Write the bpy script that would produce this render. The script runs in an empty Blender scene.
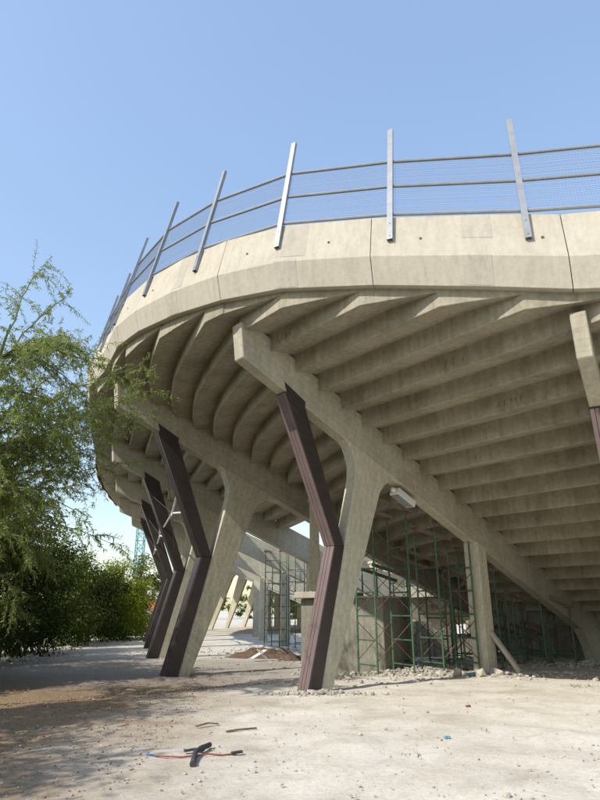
import bpy, bmesh, math, random
import numpy as np
from mathutils import Vector, Matrix, noise

scene = bpy.context.scene
C = scene.collection
rnd = random.Random(7)
rng = np.random.default_rng(7)

# ------------------------------------------------------------------ camera
CAM_H = 1.6
cam_d = bpy.data.cameras.new('camera')
cam = bpy.data.objects.new('camera', cam_d)
C.objects.link(cam)
cam.location = (0, 0, CAM_H)
cam.rotation_euler = (math.radians(90 + 19.246), 0, 0)
cam_d.sensor_fit = 'VERTICAL'
cam_d.sensor_height = 24
cam_d.sensor_width = 18
cam_d.lens = 602.15 / 800 * 24
cam_d.clip_start = 0.05
cam_d.clip_end = 3000
scene.camera = cam

# ------------------------------------------------------------------ light
SUN_EL = math.radians(42)
sun_from = Vector((-0.80 * math.cos(SUN_EL), -0.60 * math.cos(SUN_EL), math.sin(SUN_EL)))
w = bpy.data.worlds.new('World')
scene.world = w
w.use_nodes = True
nt = w.node_tree
nt.nodes.clear()
wo = nt.nodes.new('ShaderNodeOutputWorld')
bg = nt.nodes.new('ShaderNodeBackground')
sky = nt.nodes.new('ShaderNodeTexSky')
sky.sky_type = 'NISHITA'
sky.sun_disc = False
sky.sun_elevation = SUN_EL
sky.sun_rotation = math.atan2(sun_from.x, sun_from.y)
sky.air_density = 1.25
sky.dust_density = 1.3
sky.ozone_density = 1.2
bg.inputs['Strength'].default_value = 0.15
# soften the sky's contrast evenly, as a hazy summer sky has it
shsv = nt.nodes.new('ShaderNodeSeparateColor'); shsv.mode = 'HSV'
chsv = nt.nodes.new('ShaderNodeCombineColor'); chsv.mode = 'HSV'
SKY_C, SKY_P = 3.7, 0.5
dv = nt.nodes.new('ShaderNodeMath'); dv.operation = 'DIVIDE'; dv.inputs[1].default_value = SKY_C
pw = nt.nodes.new('ShaderNodeMath'); pw.operation = 'POWER'; pw.inputs[1].default_value = SKY_P
mu = nt.nodes.new('ShaderNodeMath'); mu.operation = 'MULTIPLY'; mu.inputs[1].default_value = SKY_C
nt.links.new(sky.outputs[0], shsv.inputs[0])
nt.links.new(shsv.outputs[0], chsv.inputs[0])
sm = nt.nodes.new('ShaderNodeMath'); sm.operation = 'MULTIPLY'; sm.inputs[1].default_value = 0.94
nt.links.new(shsv.outputs[1], sm.inputs[0])
nt.links.new(sm.outputs[0], chsv.inputs[1])
nt.links.new(shsv.outputs[2], dv.inputs[0])
nt.links.new(dv.outputs[0], pw.inputs[0])
nt.links.new(pw.outputs[0], mu.inputs[0])
nt.links.new(mu.outputs[0], chsv.inputs[2])
nt.links.new(chsv.outputs[0], bg.inputs[0])
nt.links.new(bg.outputs[0], wo.inputs[0])

sd = bpy.data.lights.new('sun', 'SUN')
sd.energy = 3
sd.angle = math.radians(0.53)
sd.color = (1.0, 0.945, 0.86)
so = bpy.data.objects.new('sun', sd)
C.objects.link(so)
so.rotation_euler = (-sun_from).to_track_quat('-Z', 'Y').to_euler()
so.location = sun_from * 60

scene.view_settings.view_transform = 'Standard'
scene.view_settings.look = 'None'
scene.view_settings.exposure = 0.8
scene.view_settings.gamma = 1
scene.view_settings.use_curve_mapping = False
scene.cycles.max_bounces = 10
scene.cycles.diffuse_bounces = 6
scene.cycles.transparent_max_bounces = 12

# ------------------------------------------------------------------ materials
MATS = {}
def nodes_of(name):
    m = bpy.data.materials.new(name)
    m.use_nodes = True
    t = m.node_tree
    b = t.nodes['Principled BSDF']
    return m, t, b

def N_(t, kind, **kw):
    n = t.nodes.new(kind)
    for k, v in kw.items():
        if k in n.inputs:
            n.inputs[k].default_value = v
        else:
            setattr(n, k, v)
    return n

def ramp(t, stops):
    r = t.nodes.new('ShaderNodeValToRGB')
    e = r.color_ramp.elements
    while len(e) < len(stops):
        e.new(0.5)
    for i, (p, c) in enumerate(stops):
        e[i].position = p
        e[i].color = (*c, 1) if len(c) == 3 else c
    return r

def mixc(t, fac, a, b, mode='MIX'):
    n = t.nodes.new('ShaderNodeMix')
    n.data_type = 'RGBA'
    n.blend_type = mode
    for sock, val in ((n.inputs['Factor'], fac), (n.inputs[6], a), (n.inputs[7], b)):
        if hasattr(val, 'links') or isinstance(val, bpy.types.NodeSocket):
            t.links.new(val, sock)
        else:
            sock.default_value = (*val, 1) if isinstance(val, tuple) and len(val) == 3 else val
    return n.outputs[2]

def coords(t, scale=(1, 1, 1), rot=(0, 0, 0), kind='Object'):
    tc = t.nodes.new('ShaderNodeTexCoord')
    mp = t.nodes.new('ShaderNodeMapping')
    mp.inputs['Scale'].default_value = scale
    mp.inputs['Rotation'].default_value = rot
    t.links.new(tc.outputs[kind], mp.inputs[0])
    return mp.outputs[0]

def geo_pos(t, scale=(1, 1, 1)):
    g = t.nodes.new('ShaderNodeNewGeometry')
    mp = t.nodes.new('ShaderNodeMapping')
    mp.inputs['Scale'].default_value = scale
    t.links.new(g.outputs['Position'], mp.inputs[0])
    return mp.outputs[0]

def concrete(name, base, dark, light, board=None, board_amt=0.12, streak=0.0, stain=0.5, rough=0.9, mott=0.7):
    """weathered cast concrete; board = direction scale for plank marks in object space"""
    m, t, b = nodes_of(name)
    P = geo_pos(t)
    n1 = N_(t, 'ShaderNodeTexNoise', Scale=0.9, Detail=8.0, Roughness=0.62)
    t.links.new(P, n1.inputs['Vector'])
    r1 = ramp(t, [(0.3, dark), (0.52, base), (0.75, light)])
    t.links.new(n1.outputs[0], r1.inputs[0])
    n2 = N_(t, 'ShaderNodeTexNoise', Scale=9.0, Detail=6.0, Roughness=0.7)
    t.links.new(P, n2.inputs['Vector'])
    r2 = ramp(t, [(0.3, (0.72, 0.71, 0.68)), (0.6, (1.05, 1.05, 1.05))])
    t.links.new(n2.outputs[0], r2.inputs[0])
    col = mixc(t, mott, r1.outputs[0], r2.outputs[0], 'MULTIPLY')
    # vertical rain streaks / dirt
    Ps = geo_pos(t, (5.0, 5.0, 0.35))
    n3 = N_(t, 'ShaderNodeTexNoise', Scale=1.6, Detail=7.0, Roughness=0.7)
    t.links.new(Ps, n3.inputs['Vector'])
    r3 = ramp(t, [(0.36, (0.42, 0.40, 0.36)), (0.58, (1, 1, 1))])
    t.links.new(n3.outputs[0], r3.inputs[0])
    col = mixc(t, stain * 0.6 + streak, col, r3.outputs[0], 'MULTIPLY')
    # rust blotches
    n4 = N_(t, 'ShaderNodeTexNoise', Scale=2.3, Detail=9.0, Roughness=0.75)
    t.links.new(P, n4.inputs['Vector'])
    r4 = ramp(t, [(0.66, (0, 0, 0)), (0.74, (1, 1, 1))])
    t.links.new(n4.outputs[0], r4.inputs[0])
    mul = N_(t, 'ShaderNodeMath', operation='MULTIPLY')
    mul.inputs[1].default_value = 0.35 * stain
    t.links.new(r4.outputs[0], mul.inputs[0])
    col = mixc(t, mul.outputs[0], col, (0.21, 0.13, 0.075))
    hgt = n2.outputs[0]
    bump = N_(t, 'ShaderNodeBump', Strength=0.35, Distance=0.02)
    if board:
        Pb = coords(t, *board)
        wv = N_(t, 'ShaderNodeTexWave', Scale=1.0, Distortion=0.35, Detail=2.0)
        wv.wave_type = 'BANDS'
        wv.bands_direction = 'X'
        wv.wave_profile = 'SAW'
        t.links.new(Pb, wv.inputs['Vector'])
        rb = ramp(t, [(0.0, (1 - board_amt * 2.2,) * 3), (0.07, (1, 1, 1)), (0.93, (1 - board_amt * 0.5,) * 3), (1.0, (1 - board_amt * 2.2,) * 3)])
        t.links.new(wv.outputs[1], rb.inputs[0])
        col = mixc(t, 1.0, col, rb.outputs[0], 'MULTIPLY')
        ad = N_(t, 'ShaderNodeMath', operation='ADD')
        t.links.new(n2.outputs[0], ad.inputs[0])
        t.links.new(rb.outputs[0], ad.inputs[1])
        hgt = ad.outputs[0]
    t.links.new(hgt, bump.inputs['Height'])
    t.links.new(bump.outputs[0], b.inputs['Normal'])
    t.links.new(col, b.inputs['Base Color'])
    b.inputs['Roughness'].default_value = rough
    b.inputs['Specular IOR Level'].default_value = 0.25
    MATS[name] = m
    return m

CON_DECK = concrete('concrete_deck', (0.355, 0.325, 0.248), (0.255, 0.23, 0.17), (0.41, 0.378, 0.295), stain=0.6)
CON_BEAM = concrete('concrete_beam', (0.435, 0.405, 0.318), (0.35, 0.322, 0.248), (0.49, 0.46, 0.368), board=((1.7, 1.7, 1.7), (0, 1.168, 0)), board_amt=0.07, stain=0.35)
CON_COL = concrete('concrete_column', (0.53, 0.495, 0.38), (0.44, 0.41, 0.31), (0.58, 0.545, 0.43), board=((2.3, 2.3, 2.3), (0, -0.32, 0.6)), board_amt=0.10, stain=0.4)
CON_PAR = concrete('concrete_parapet', (0.455, 0.42, 0.345), (0.415, 0.378, 0.305), (0.48, 0.447, 0.375), stain=0.10, streak=0.16, mott=0.25)
CON_PATCH = concrete('concrete_patch', (0.42, 0.39, 0.325), (0.37, 0.34, 0.285), (0.45, 0.42, 0.36), stain=0.35, mott=0.4)
CON_RUB = concrete('concrete_rubble', (0.46, 0.43, 0.37), (0.34, 0.315, 0.265), (0.55, 0.52, 0.46), stain=0.2)
CON_WALL_SHADED = concrete('concrete_wall_shaded', (0.26, 0.25, 0.205), (0.19, 0.182, 0.148), (0.31, 0.30, 0.25), board=((0.6, 0.6, 5.0), (0, math.pi / 2, 0)), board_amt=0.1, stain=0.7)  # wall tone lowered to stand in for the shade the hut lies in

def plain(name, col, rough=0.5, metal=0.0, var=0.25, scale=6.0, dirt=None, bump=0.0):
    m, t, b = nodes_of(name)
    P = geo_pos(t)
    n = N_(t, 'ShaderNodeTexNoise', Scale=scale, Detail=6.0, Roughness=0.65)
    t.links.new(P, n.inputs['Vector'])
    d = dirt or tuple(c * (1 - var) for c in col)
    r = ramp(t, [(0.35, d), (0.62, col)])
    t.links.new(n.outputs[0], r.inputs[0])
    t.links.new(r.outputs[0], b.inputs['Base Color'])
    b.inputs['Roughness'].default_value = rough
    b.inputs['Metallic'].default_value = metal
    if bump:
        bp = N_(t, 'ShaderNodeBump', Strength=bump, Distance=0.01)
        t.links.new(n.outputs[0], bp.inputs['Height'])
        t.links.new(bp.outputs[0], b.inputs['Normal'])
    MATS[name] = m
    return m

STEEL_BROWN = plain('brown_steel', (0.046, 0.034, 0.031), 0.45, 0.0, 0.22, 2.5)
STEEL_BROWN_LIT = plain('brown_cover_plate_lit', (0.17, 0.125, 0.118), 0.36, 0.0, 0.18, 2.0)  # pink-grey plate colour, lightened for the light on the outer faces
GALV = plain('galvanised_steel', (0.27, 0.29, 0.31), 0.45, 0.3, 0.18, 5)
WIRE = plain('fence_wire', (0.17, 0.185, 0.26), 0.5, 0.2, 0.1, 5)
GREEN = plain('scaffold_green', (0.055, 0.155, 0.07), 0.55, 0.1, 0.5, 7, dirt=(0.06, 0.07, 0.05))
REDBRACE = plain('scaffold_brace', (0.15, 0.075, 0.055), 0.65, 0.1, 0.5, 9)
RUST = plain('rusty_rebar', (0.15, 0.075, 0.042), 0.9, 0.0, 0.4, 20)
WHITE = plain('white_enamel', (0.72, 0.71, 0.67), 0.45, 0.0, 0.15, 8)
WOOD = plain('grey_timber', (0.24, 0.19, 0.13), 0.85, 0.0, 0.4, 12)
BLACK = plain('black_rubber', (0.055, 0.055, 0.06), 0.75, 0.0, 0.45, 30)
REDC = plain('red_plastic', (0.33, 0.075, 0.045), 0.7, 0.0, 0.35, 20)
BLUEC = plain('blue_plastic', (0.06, 0.15, 0.32), 0.7, 0.0, 0.3, 20)
CYANC = plain('cyan_plastic', (0.08, 0.32, 0.47), 0.6, 0.0, 0.2, 20)
SOIL = plain('brown_soil', (0.135, 0.09, 0.058), 0.95, 0.0, 0.45, 7, bump=0.6)
TEAL = plain('teal_crane_paint', (0.14, 0.36, 0.36), 0.6, 0.0, 0.1, 1)
BARK = plain('bark', (0.13, 0.10, 0.07), 0.9, 0.0, 0.4, 14, bump=0.5)
TWIG = plain('twig', (0.20, 0.17, 0.09), 0.8, 0.0, 0.3, 14)
STEM = plain('branch_green', (0.19, 0.20, 0.09), 0.7, 0.0, 0.3, 14)
DRY = plain('dry_leaves', (0.21, 0.125, 0.06), 0.9, 0.0, 0.5, 9)
ORANGE = plain('orange_sheet', (0.50, 0.15, 0.06), 0.7, 0.0, 0.2, 3)
BLDG = plain('far_render', (0.55, 0.53, 0.49), 0.9, 0.0, 0.1, 0.5)
BLDG2 = plain('far_render_beige', (0.60, 0.52, 0.40), 0.9, 0.0, 0.12, 0.5)
ROOFT = plain('far_roof_tile', (0.40, 0.16, 0.08), 0.9, 0.0, 0.2, 2)
GLASS = plain('dark_glass', (0.04, 0.05, 0.06), 0.15, 0.0, 0.1, 2)

def leafmat(name, c1, c2, c3, trans=0.35):
    m, t, b = nodes_of(name)
    t.nodes.remove(b)
    g = t.nodes.new('ShaderNodeNewGeometry')
    r = ramp(t, [(0.0, c1), (0.5, c2), (1.0, c3)])
    t.links.new(g.outputs['Random Per Island'], r.inputs[0])
    df = t.nodes.new('ShaderNodeBsdfDiffuse')
    tr = t.nodes.new('ShaderNodeBsdfTranslucent')
    mx = t.nodes.new('ShaderNodeMixShader')
    mx.inputs[0].default_value = trans
    t.links.new(r.outputs[0], df.inputs[0])
    t.links.new(r.outputs[0], tr.inputs[0])
    t.links.new(df.outputs[0], mx.inputs[1])
    t.links.new(tr.outputs[0], mx.inputs[2])
    t.links.new(mx.outputs[0], t.nodes['Material Output'].inputs[0])
    return m

LEAF_F = leafmat('feathery_leaf', (0.155, 0.205, 0.05), (0.24, 0.30, 0.08), (0.37, 0.41, 0.15), 0.5)
LEAF_D = leafmat('dark_leaf', (0.028, 0.042, 0.014), (0.045, 0.065, 0.020), (0.075, 0.095, 0.03), 0.25)
LEAF_Y = leafmat('yellow_green_leaf', (0.14, 0.18, 0.022), (0.20, 0.25, 0.03), (0.28, 0.32, 0.05), 0.4)
LEAF_M = leafmat('mid_leaf', (0.07, 0.10, 0.022), (0.105, 0.145, 0.03), (0.15, 0.185, 0.05), 0.35)

# ------------------------------------------------------------------ object helpers
def link(o, parent=None):
    C.objects.link(o)
    if parent is not None:
        o.parent = parent
    return o

def thing(name, label, cat, loc=(0, 0, 0), group=None, rotz=0.0):
    o = bpy.data.objects.new(name, None)
    o.empty_display_size = 0.3
    link(o)
    o.location = loc
    o.rotation_euler = (0, 0, rotz)
    o['label'] = label
    o['category'] = cat
    if group:
        o['group'] = group
    return o

def tag(o, label, cat, group=None):
    o['label'] = label
    o['category'] = cat
    if group:
        o['group'] = group
    return o

def mesh_obj(name, verts, faces, mat, parent=None, smooth=False):
    me = bpy.data.meshes.new(name)
    me.from_pydata([tuple(v) for v in verts], [], faces)
    me.update()
    if mat:
        me.materials.append(mat)
    if smooth:
        me.polygons.foreach_set('use_smooth', [True] * len(me.polygons))
    return link(bpy.data.objects.new(name, me), parent)

def bm_obj(name, bm, mat, parent=None, smooth=False):
    bmesh.ops.recalc_face_normals(bm, faces=bm.faces)
    me = bpy.data.meshes.new(name)
    bm.to_mesh(me)
    bm.free()
    if mat:
        me.materials.append(mat)
    if smooth:
        me.polygons.foreach_set('use_smooth', [True] * len(me.polygons))
    return link(bpy.data.objects.new(name, me), parent)

def add_box(bm, c, size, rot=None):
    m = Matrix.Translation(c)
    if rot is not None:
        m = m @ rot.to_4x4()
    m = m @ Matrix.Diagonal((*size, 1))
    bmesh.ops.create_cube(bm, size=1, matrix=m)

def add_bar(bm, a, b, r, n=6, r2=None):
    a, b = Vector(a), Vector(b)
    d = b - a
    L = d.length
    if L < 1e-6:
        return
    m = Matrix.Translation((a + b) / 2) @ d.to_track_quat('Z', 'Y').to_matrix().to_4x4()
    bmesh.ops.create_cone(bm, cap_ends=True, segments=n, radius1=r, radius2=r if r2 is None else r2, depth=L, matrix=m)

def add_rect_bar(bm, a, b, wx, wy, up=Vector((0, 0, 1))):
    """rectangular bar from a to b; wx across (perp to up), wy along up-ish"""
    a, b = Vector(a), Vector(b)
    z = (b - a).normalized()
    x = up.cross(z)
    if x.length < 1e-4:
        x = Vector((1, 0, 0))
    x.normalize()
    y = z.cross(x)
    m = Matrix((x, y, z)).transposed().to_4x4()
    m = Matrix.Translation((a + b) / 2) @ m @ Matrix.Diagonal((wx, wy, (b - a).length, 1))
    bmesh.ops.create_cube(bm, size=1, matrix=m)

def prism(bm, prof, y0, y1):
    """profile in local x,z extruded along local y"""
    a = [bm.verts.new((x, y0, z)) for x, z in prof]
    b = [bm.verts.new((x, y1, z)) for x, z in prof]
    n = len(prof)
    bm.faces.new(a)
    bm.faces.new(b[::-1])
    for i in range(n):
        j = (i + 1) % n
        bm.faces.new((a[j], a[i], b[i], b[j]))

def bevel(bm, w, seg=1, ang=35):
    bmesh.ops.recalc_face_normals(bm, faces=bm.faces)
    es = [e for e in bm.edges if len(e.link_faces) == 2 and e.calc_face_angle(0) > math.radians(ang)]
    bmesh.ops.bevel(bm, geom=es, offset=w, segments=seg, affect='EDGES', profile=0.5, clamp_overlap=True)

# ------------------------------------------------------------------ stand geometry (plan of the bowl)
#GEO-BEGIN
SL = 0.4257                     # slope of the rakers
ROW = 0.747                     # tread depth
RIS = 0.318                     # riser height
def Nv(a):
    a = math.radians(a); return np.array([math.cos(a), math.sin(a)])
def Tv(a):
    a = math.radians(a); return np.array([-math.sin(a), math.cos(a)])
RK = {}
RK[1] = dict(b=np.array([0.0433, 13.7027]), ph=40.17, s=1.0, z0=0.0, drop=0.0)
RK[2] = dict(b=np.array([-4.2537, 20.2913]), ph=30.81, s=1.2, z0=-0.32, drop=0.0)
RK[3] = dict(b=np.array([-6.5279, 27.8055]), ph=24.92, s=1.2, z0=-0.32, drop=0.0)
RK[4] = dict(b=np.array([-8.4083, 34.9690]), ph=18.33, s=1.2, z0=-0.32, drop=0.0)
_ph = 18.33
for _i in range(5, 24):
    _p2 = _ph - (6.0 if _i < 7 else 4.2)
    RK[_i] = dict(b=RK[_i - 1]['b'] + (7.3 if _i < 7 else 5.0) * Tv((_ph + _p2) / 2 - 1), ph=_p2, s=1.2, z0=-0.32, drop=0.0)
    _ph = _p2
RK[0] = dict(b=np.array([6.3610, 10.7270]), ph=40.17, fph=60.0, s=1.0, z0=0.0, drop=1.232)
RK[-1] = dict(b=np.array([12.778, 7.591]), ph=40.17, fph=75.0, s=1.0, z0=0.0, drop=2.464)
TR, TZ = 1.964, 7.781
for _k, _r in RK.items():
    _r['e'] = _r['b'] - Nv(_r['ph']) * TR * _r['s']
    _r['fb'] = _r['e'] + Nv(_r.get('fph', _r['ph'])) * TR * _r['s']
    _r['zE'] = _r['z0'] + _r['s'] * (TZ - _r['drop'])
def pz(i, z):
    return RK[i]['e'] + Nv(RK[i]['ph']) * (RK[i]['zE'] - z) / SL
TN = {1: (23, 0), 2: (14, 18), 3: (15, 14)}
def loft(bay, t, z):
    a, b = pz(bay, z), pz(bay + 1, z)
    if bay < 1:
        return a + (b - a) * t
    L = np.linalg.norm(b - a)
    if bay in TN:
        m0, m1 = Tv(TN[bay][0]) * L, Tv(TN[bay][1]) * L
    else:
        c = math.degrees(math.atan2(b[1] - a[1], b[0] - a[0])) - 90
        m0, m1 = Tv(c + 3) * L, Tv(c - 3) * L
    return (2*t**3-3*t*t+1)*a + (t**3-2*t*t+t)*m0 + (-2*t**3+3*t*t)*b + (t**3-t*t)*m1
# surface level under the parapet edge, per bay: (t, level)
EDGE = {
    -1: [(0, 5.38), (0.5, 6.0), (1.0, 6.69)],
    0: [(0, 6.69), (0.178, 6.985), (0.457, 7.415), (0.742, 7.795), (1.0, 8.01)],
    1: [(0, 8.02), (0.20, 8.29), (0.44, 8.58), (0.65, 8.80), (1.0, 9.15)],
    2: [(0, 9.15), (0.377, 9.47), (1.0, 9.47)],
}
def edge_level(bay, t):
    e = EDGE.get(bay, [(0, 9.47), (1, 9.47)])
    return float(np.interp(t, [x[0] for x in e], [x[1] for x in e]))
#GEO-END

def ground_z(x, y):
    d = (np.array([x, y]) - RK[1]['b']) @ Tv(38)
    inn = (np.array([x, y]) - RK[1]['b']) @ Nv(38)
    d = d - 0.18 * max(0, inn)
    s = min(1, max(0, (d - 0.8) / 4.2))
    return -0.32 * s * s * (3 - 2 * s)

# ------------------------------------------------------------------ ground
def axis(lo, hi, step, far):
    a = list(np.arange(lo, hi + 1e-6, step))
    s = step
    x = hi
    while x < far:
        s *= 1.35
        x += s
        a.append(x)
    s = step
    x = lo
    while x > -far:
        s *= 1.35
        x -= s
        a.insert(0, x)
    return np.array(a)
gx = axis(-9, 11, 0.12, 1500)
gy = axis(3, 24, 0.12, 1500)
nx, ny = len(gx), len(gy)
gv = []
for y in gy:
    for x in gx:
        z = ground_z(x, y)
        if -9.5 < x < 11.5 and 2.5 < y < 25:
            z += 0.030 * noise.fractal(Vector((x * 0.9, y * 0.9, 3.1)), 1.0, 2.0, 4) - 0.0
            z += 0.012 * noise.noise(Vector((x * 5, y * 5, 1.7)))
        gv.append((x, y, z - 0.012))
gf = [(j * nx + i, j * nx + i + 1, (j + 1) * nx + i + 1, (j + 1) * nx + i) for j in range(ny - 1) for i in range(nx - 1)]

m, t, b = nodes_of('dusty_ground')
P = geo_pos(t)
n1 = N_(t, 'ShaderNodeTexNoise', Scale=0.35, Detail=9.0, Roughness=0.65)
t.links.new(P, n1.inputs['Vector'])
r1 = ramp(t, [(0.28, (0.47, 0.42, 0.34)), (0.46, (0.585, 0.545, 0.47)), (0.62, (0.635, 0.60, 0.53)), (0.78, (0.58, 0.565, 0.535))])
t.links.new(n1.outputs[0], r1.inputs[0])
n2 = N_(t, 'ShaderNodeTexNoise', Scale=14.0, Detail=8.0, Roughness=0.75)
t.links.new(P, n2.inputs['Vector'])
r2 = ramp(t, [(0.28, (0.74, 0.72, 0.68)), (0.56, (1.03, 1.03, 1.03))])
t.links.new(n2.outputs[0], r2.inputs[0])
col = mixc(t, 0.75, r1.outputs[0], r2.outputs[0], 'MULTIPLY')
nw = N_(t, 'ShaderNodeTexNoise', Scale=1.4, Detail=10.0, Roughness=0.72, Distortion=0.6)
t.links.new(P, nw.inputs['Vector'])
rw_ = ramp(t, [(0.38, (0.80, 0.78, 0.75)), (0.55, (1.02, 1.02, 1.02))])
t.links.new(nw.outputs[0], rw_.inputs[0])
col = mixc(t, 0.7, col, rw_.outputs[0], 'MULTIPLY')
# pebbles
vo = N_(t, 'ShaderNodeTexVoronoi', Scale=38.0)
t.links.new(P, vo.inputs['Vector'])
rv = ramp(t, [(0.0, (1.12, 1.12, 1.12)), (0.35, (1.0, 1.0, 1.0)), (0.8, (0.80, 0.78, 0.74))])
t.links.new(vo.outputs['Distance'], rv.inputs[0])
col = mixc(t, 0.3, col, rv.outputs[0], 'MULTIPLY')
# brown earth with leaf litter towards the trees (x < about -2)
sx = N_(t, 'ShaderNodeSeparateXYZ')
t.links.new(P, sx.inputs[0])
n3 = N_(t, 'ShaderNodeTexNoise', Scale=0.55, Detail=9.0, Roughness=0.7)
t.links.new(P, n3.inputs['Vector'])
ma = N_(t, 'ShaderNodeMath', operation='MULTIPLY_ADD')
ma.inputs[1].default_value = 5.5
ma.inputs[2].default_value = -2.2
t.links.new(n3.outputs[0], ma.inputs[0])
sub = N_(t, 'ShaderNodeMath', operation='SUBTRACT')
t.links.new(ma.outputs[0], sub.inputs[0])
t.links.new(sx.outputs[0], sub.inputs[1])
mr = N_(t, 'ShaderNodeMapRange')
mr.inputs[1].default_value = 0.9
mr.inputs[2].default_value = 4.2
t.links.new(sub.outputs[0], mr.inputs[0])
n5 = N_(t, 'ShaderNodeTexNoise', Scale=26.0, Detail=6.0, Roughness=0.8)
t.links.new(P, n5.inputs['Vector'])
r5 = ramp(t, [(0.35, (0.10, 0.060, 0.030)), (0.5, (0.20, 0.130, 0.068)), (0.66, (0.34, 0.26, 0.165))])
t.links.new(n5.outputs[0], r5.inputs[0])
mm = N_(t, 'ShaderNodeMath', operation='MULTIPLY')
mm.inputs[1].default_value = 0.92
t.links.new(mr.outputs[0], mm.inputs[0])
m5 = N_(t, 'ShaderNodeMapRange')            # the leaf earth gives way to pale gravel further along
m5.inputs[1].default_value = 22.0
m5.inputs[2].default_value = 17.5
t.links.new(sx.outputs[1], m5.inputs[0])
mm5 = N_(t, 'ShaderNodeMath', operation='MULTIPLY')
t.links.new(mm.outputs[0], mm5.inputs[0])
t.links.new(m5.outputs[0], mm5.inputs[1])
col = mixc(t, mm5.outputs[0], col, r5.outputs[0])
# greyer, worn paving further along the lane (y > 15, x < 1)
m2 = N_(t, 'ShaderNodeMapRange')
m2.inputs[1].default_value = 16.0
m2.inputs[2].default_value = 18.5
wob = N_(t, 'ShaderNodeMath', operation='MULTIPLY_ADD')
wob.inputs[1].default_value = 4.0
wob.inputs[2].default_value = -2.0
t.links.new(n3.outputs[0], wob.inputs[0])
ya = N_(t, 'ShaderNodeMath', operation='ADD')
t.links.new(sx.outputs[1], ya.inputs[0])
t.links.new(wob.outputs[0], ya.inputs[1])
t.links.new(ya.outputs[0], m2.inputs[0])
m3 = N_(t, 'ShaderNodeMapRange')
m3.inputs[1].default_value = 1.5
m3.inputs[2].default_value = -0.5
t.links.new(sx.outputs[0], m3.inputs[0])
m4 = N_(t, 'ShaderNodeMapRange')
m4.inputs[1].default_value = 30.0
m4.inputs[2].default_value = 26.0
t.links.new(ya.outputs[0], m4.inputs[0])
mq = N_(t, 'ShaderNodeMath', operation='MULTIPLY')
t.links.new(m2.outputs[0], mq.inputs[0])
t.links.new(m3.outputs[0], mq.inputs[1])
mq2 = N_(t, 'ShaderNodeMath', operation='MULTIPLY')
t.links.new(mq.outputs[0], mq2.inputs[0])
t.links.new(m4.outputs[0], mq2.inputs[1])
mq3 = N_(t, 'ShaderNodeMath', operation='MULTIPLY')
mq3.inputs[1].default_value = 0.6
t.links.new(mq2.outputs[0], mq3.inputs[0])
gp = mixc(t, 0.8, (0.215, 0.19, 0.16), r2.outputs[0], 'MULTIPLY')
col = mixc(t, mq3.outputs[0], col, gp)
t.links.new(col, b.inputs['Base Color'])
b.inputs['Roughness'].default_value = 0.95
b.inputs['Specular IOR Level'].default_value = 0.15
bp = N_(t, 'ShaderNodeBump', Strength=0.5, Distance=0.022)
ad = N_(t, 'ShaderNodeMath', operation='MULTIPLY_ADD')
ad.inputs[1].default_value = -0.22
t.links.new(vo.outputs['Distance'], ad.inputs[0])
t.links.new(n2.outputs[0], ad.inputs[2])
t.links.new(ad.outputs[0], bp.inputs['Height'])
t.links.new(bp.outputs[0], b.inputs['Normal'])
g = mesh_obj('ground', gv, gf, m, smooth=True)
g['kind'] = 'structure'

# ------------------------------------------------------------------ the stand
stand = thing('stadium_stand', 'curved raw concrete stadium stand with stepped underside and raking beams', 'stadium', (0, 0, 0))

def raker_profile(drop, foot_r=None):
    """local x = inward, z = up.  returns raker polygon"""
    def under(x):                                  # raker underside height at inward distance x
        return 6.942 - drop - SL * (x + 1.861)
    xf = 12.06 - drop / SL                         # foot
    top = lambda x: 7.781 - drop - SL * (x + 1.964) + 0.17
    ra = [(-1.964, 7.781 - drop), (-1.35, 7.80 - drop), (xf + 1.75, top(xf + 1.75)), (xf + 1.75, max(0.05, under(xf + 1.75)))]
    ra += [(xf + 0.62, 0.05)] if under(xf + 0.62) > 0.1 else []
    ra = [(-1.964, 7.781 - drop), (-1.45, 7.775 - drop), (xf + 1.6, top(xf + 1.6)), (xf + 1.6, 0.0 - 0.25), (xf + 0.62, -0.25),
          (xf + 0.50, 0.30), (xf + 0.33, 0.62), (xf, under(xf)), (-1.861, 6.942 - drop)]
    return ra, under, xf

def column_profile(drop, under):
    k = (4.88 - drop) / 4.88
    xo = lambda z: 0.382 + z * (1.153 - 0.382) / 2.993
    xi = lambda z: 0.70 + z * (2.36 - 0.70) / 4.161
    zt = 4.70 - drop * 0.98
    zi = 4.25 - drop * 0.98
    pr = [(xo(-0.3), -0.3), (xo(zt), zt)]
    x1 = xo(zt) - 0.02
    for a, bb in ((0.03, 0.30), (-0.04, 0.56), (-0.16, 0.80)):
        pr.append((x1 + a, zt + bb))
    xs = x1 - 0.30
    pr.append((xs, under(xs) + 0.004))
    pr.append((xs + 0.1, under(xs + 0.1) + 0.08))
    xe = xi(zi) + 0.98
    pr.append((xe - 0.1, under(xe - 0.1) + 0.08))
    pr.append((xe, under(xe) + 0.004))
    pr.append((xi(zi) + 0.56, under(xi(zi) + 0.56) - 0.075))
    pr.append((xi(zi) + 0.24, zi + 0.36))
    pr.append((xi(zi) + 0.06, zi + 0.16))
    pr.append((xi(zi), zi))
    pr.append((xi(-0.3), -0.3))
    return pr

WR = 0.345
def frame_matrix(i):
    r = RK[i]
    a = math.radians(r.get('fph', r['ph']))
    M = Matrix.Translation((r['fb'][0], r['fb'][1], r['z0'])) @ Matrix.Rotation(a, 4, 'Z') @ Matrix.Scale(r['s'], 4)
    return M

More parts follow.
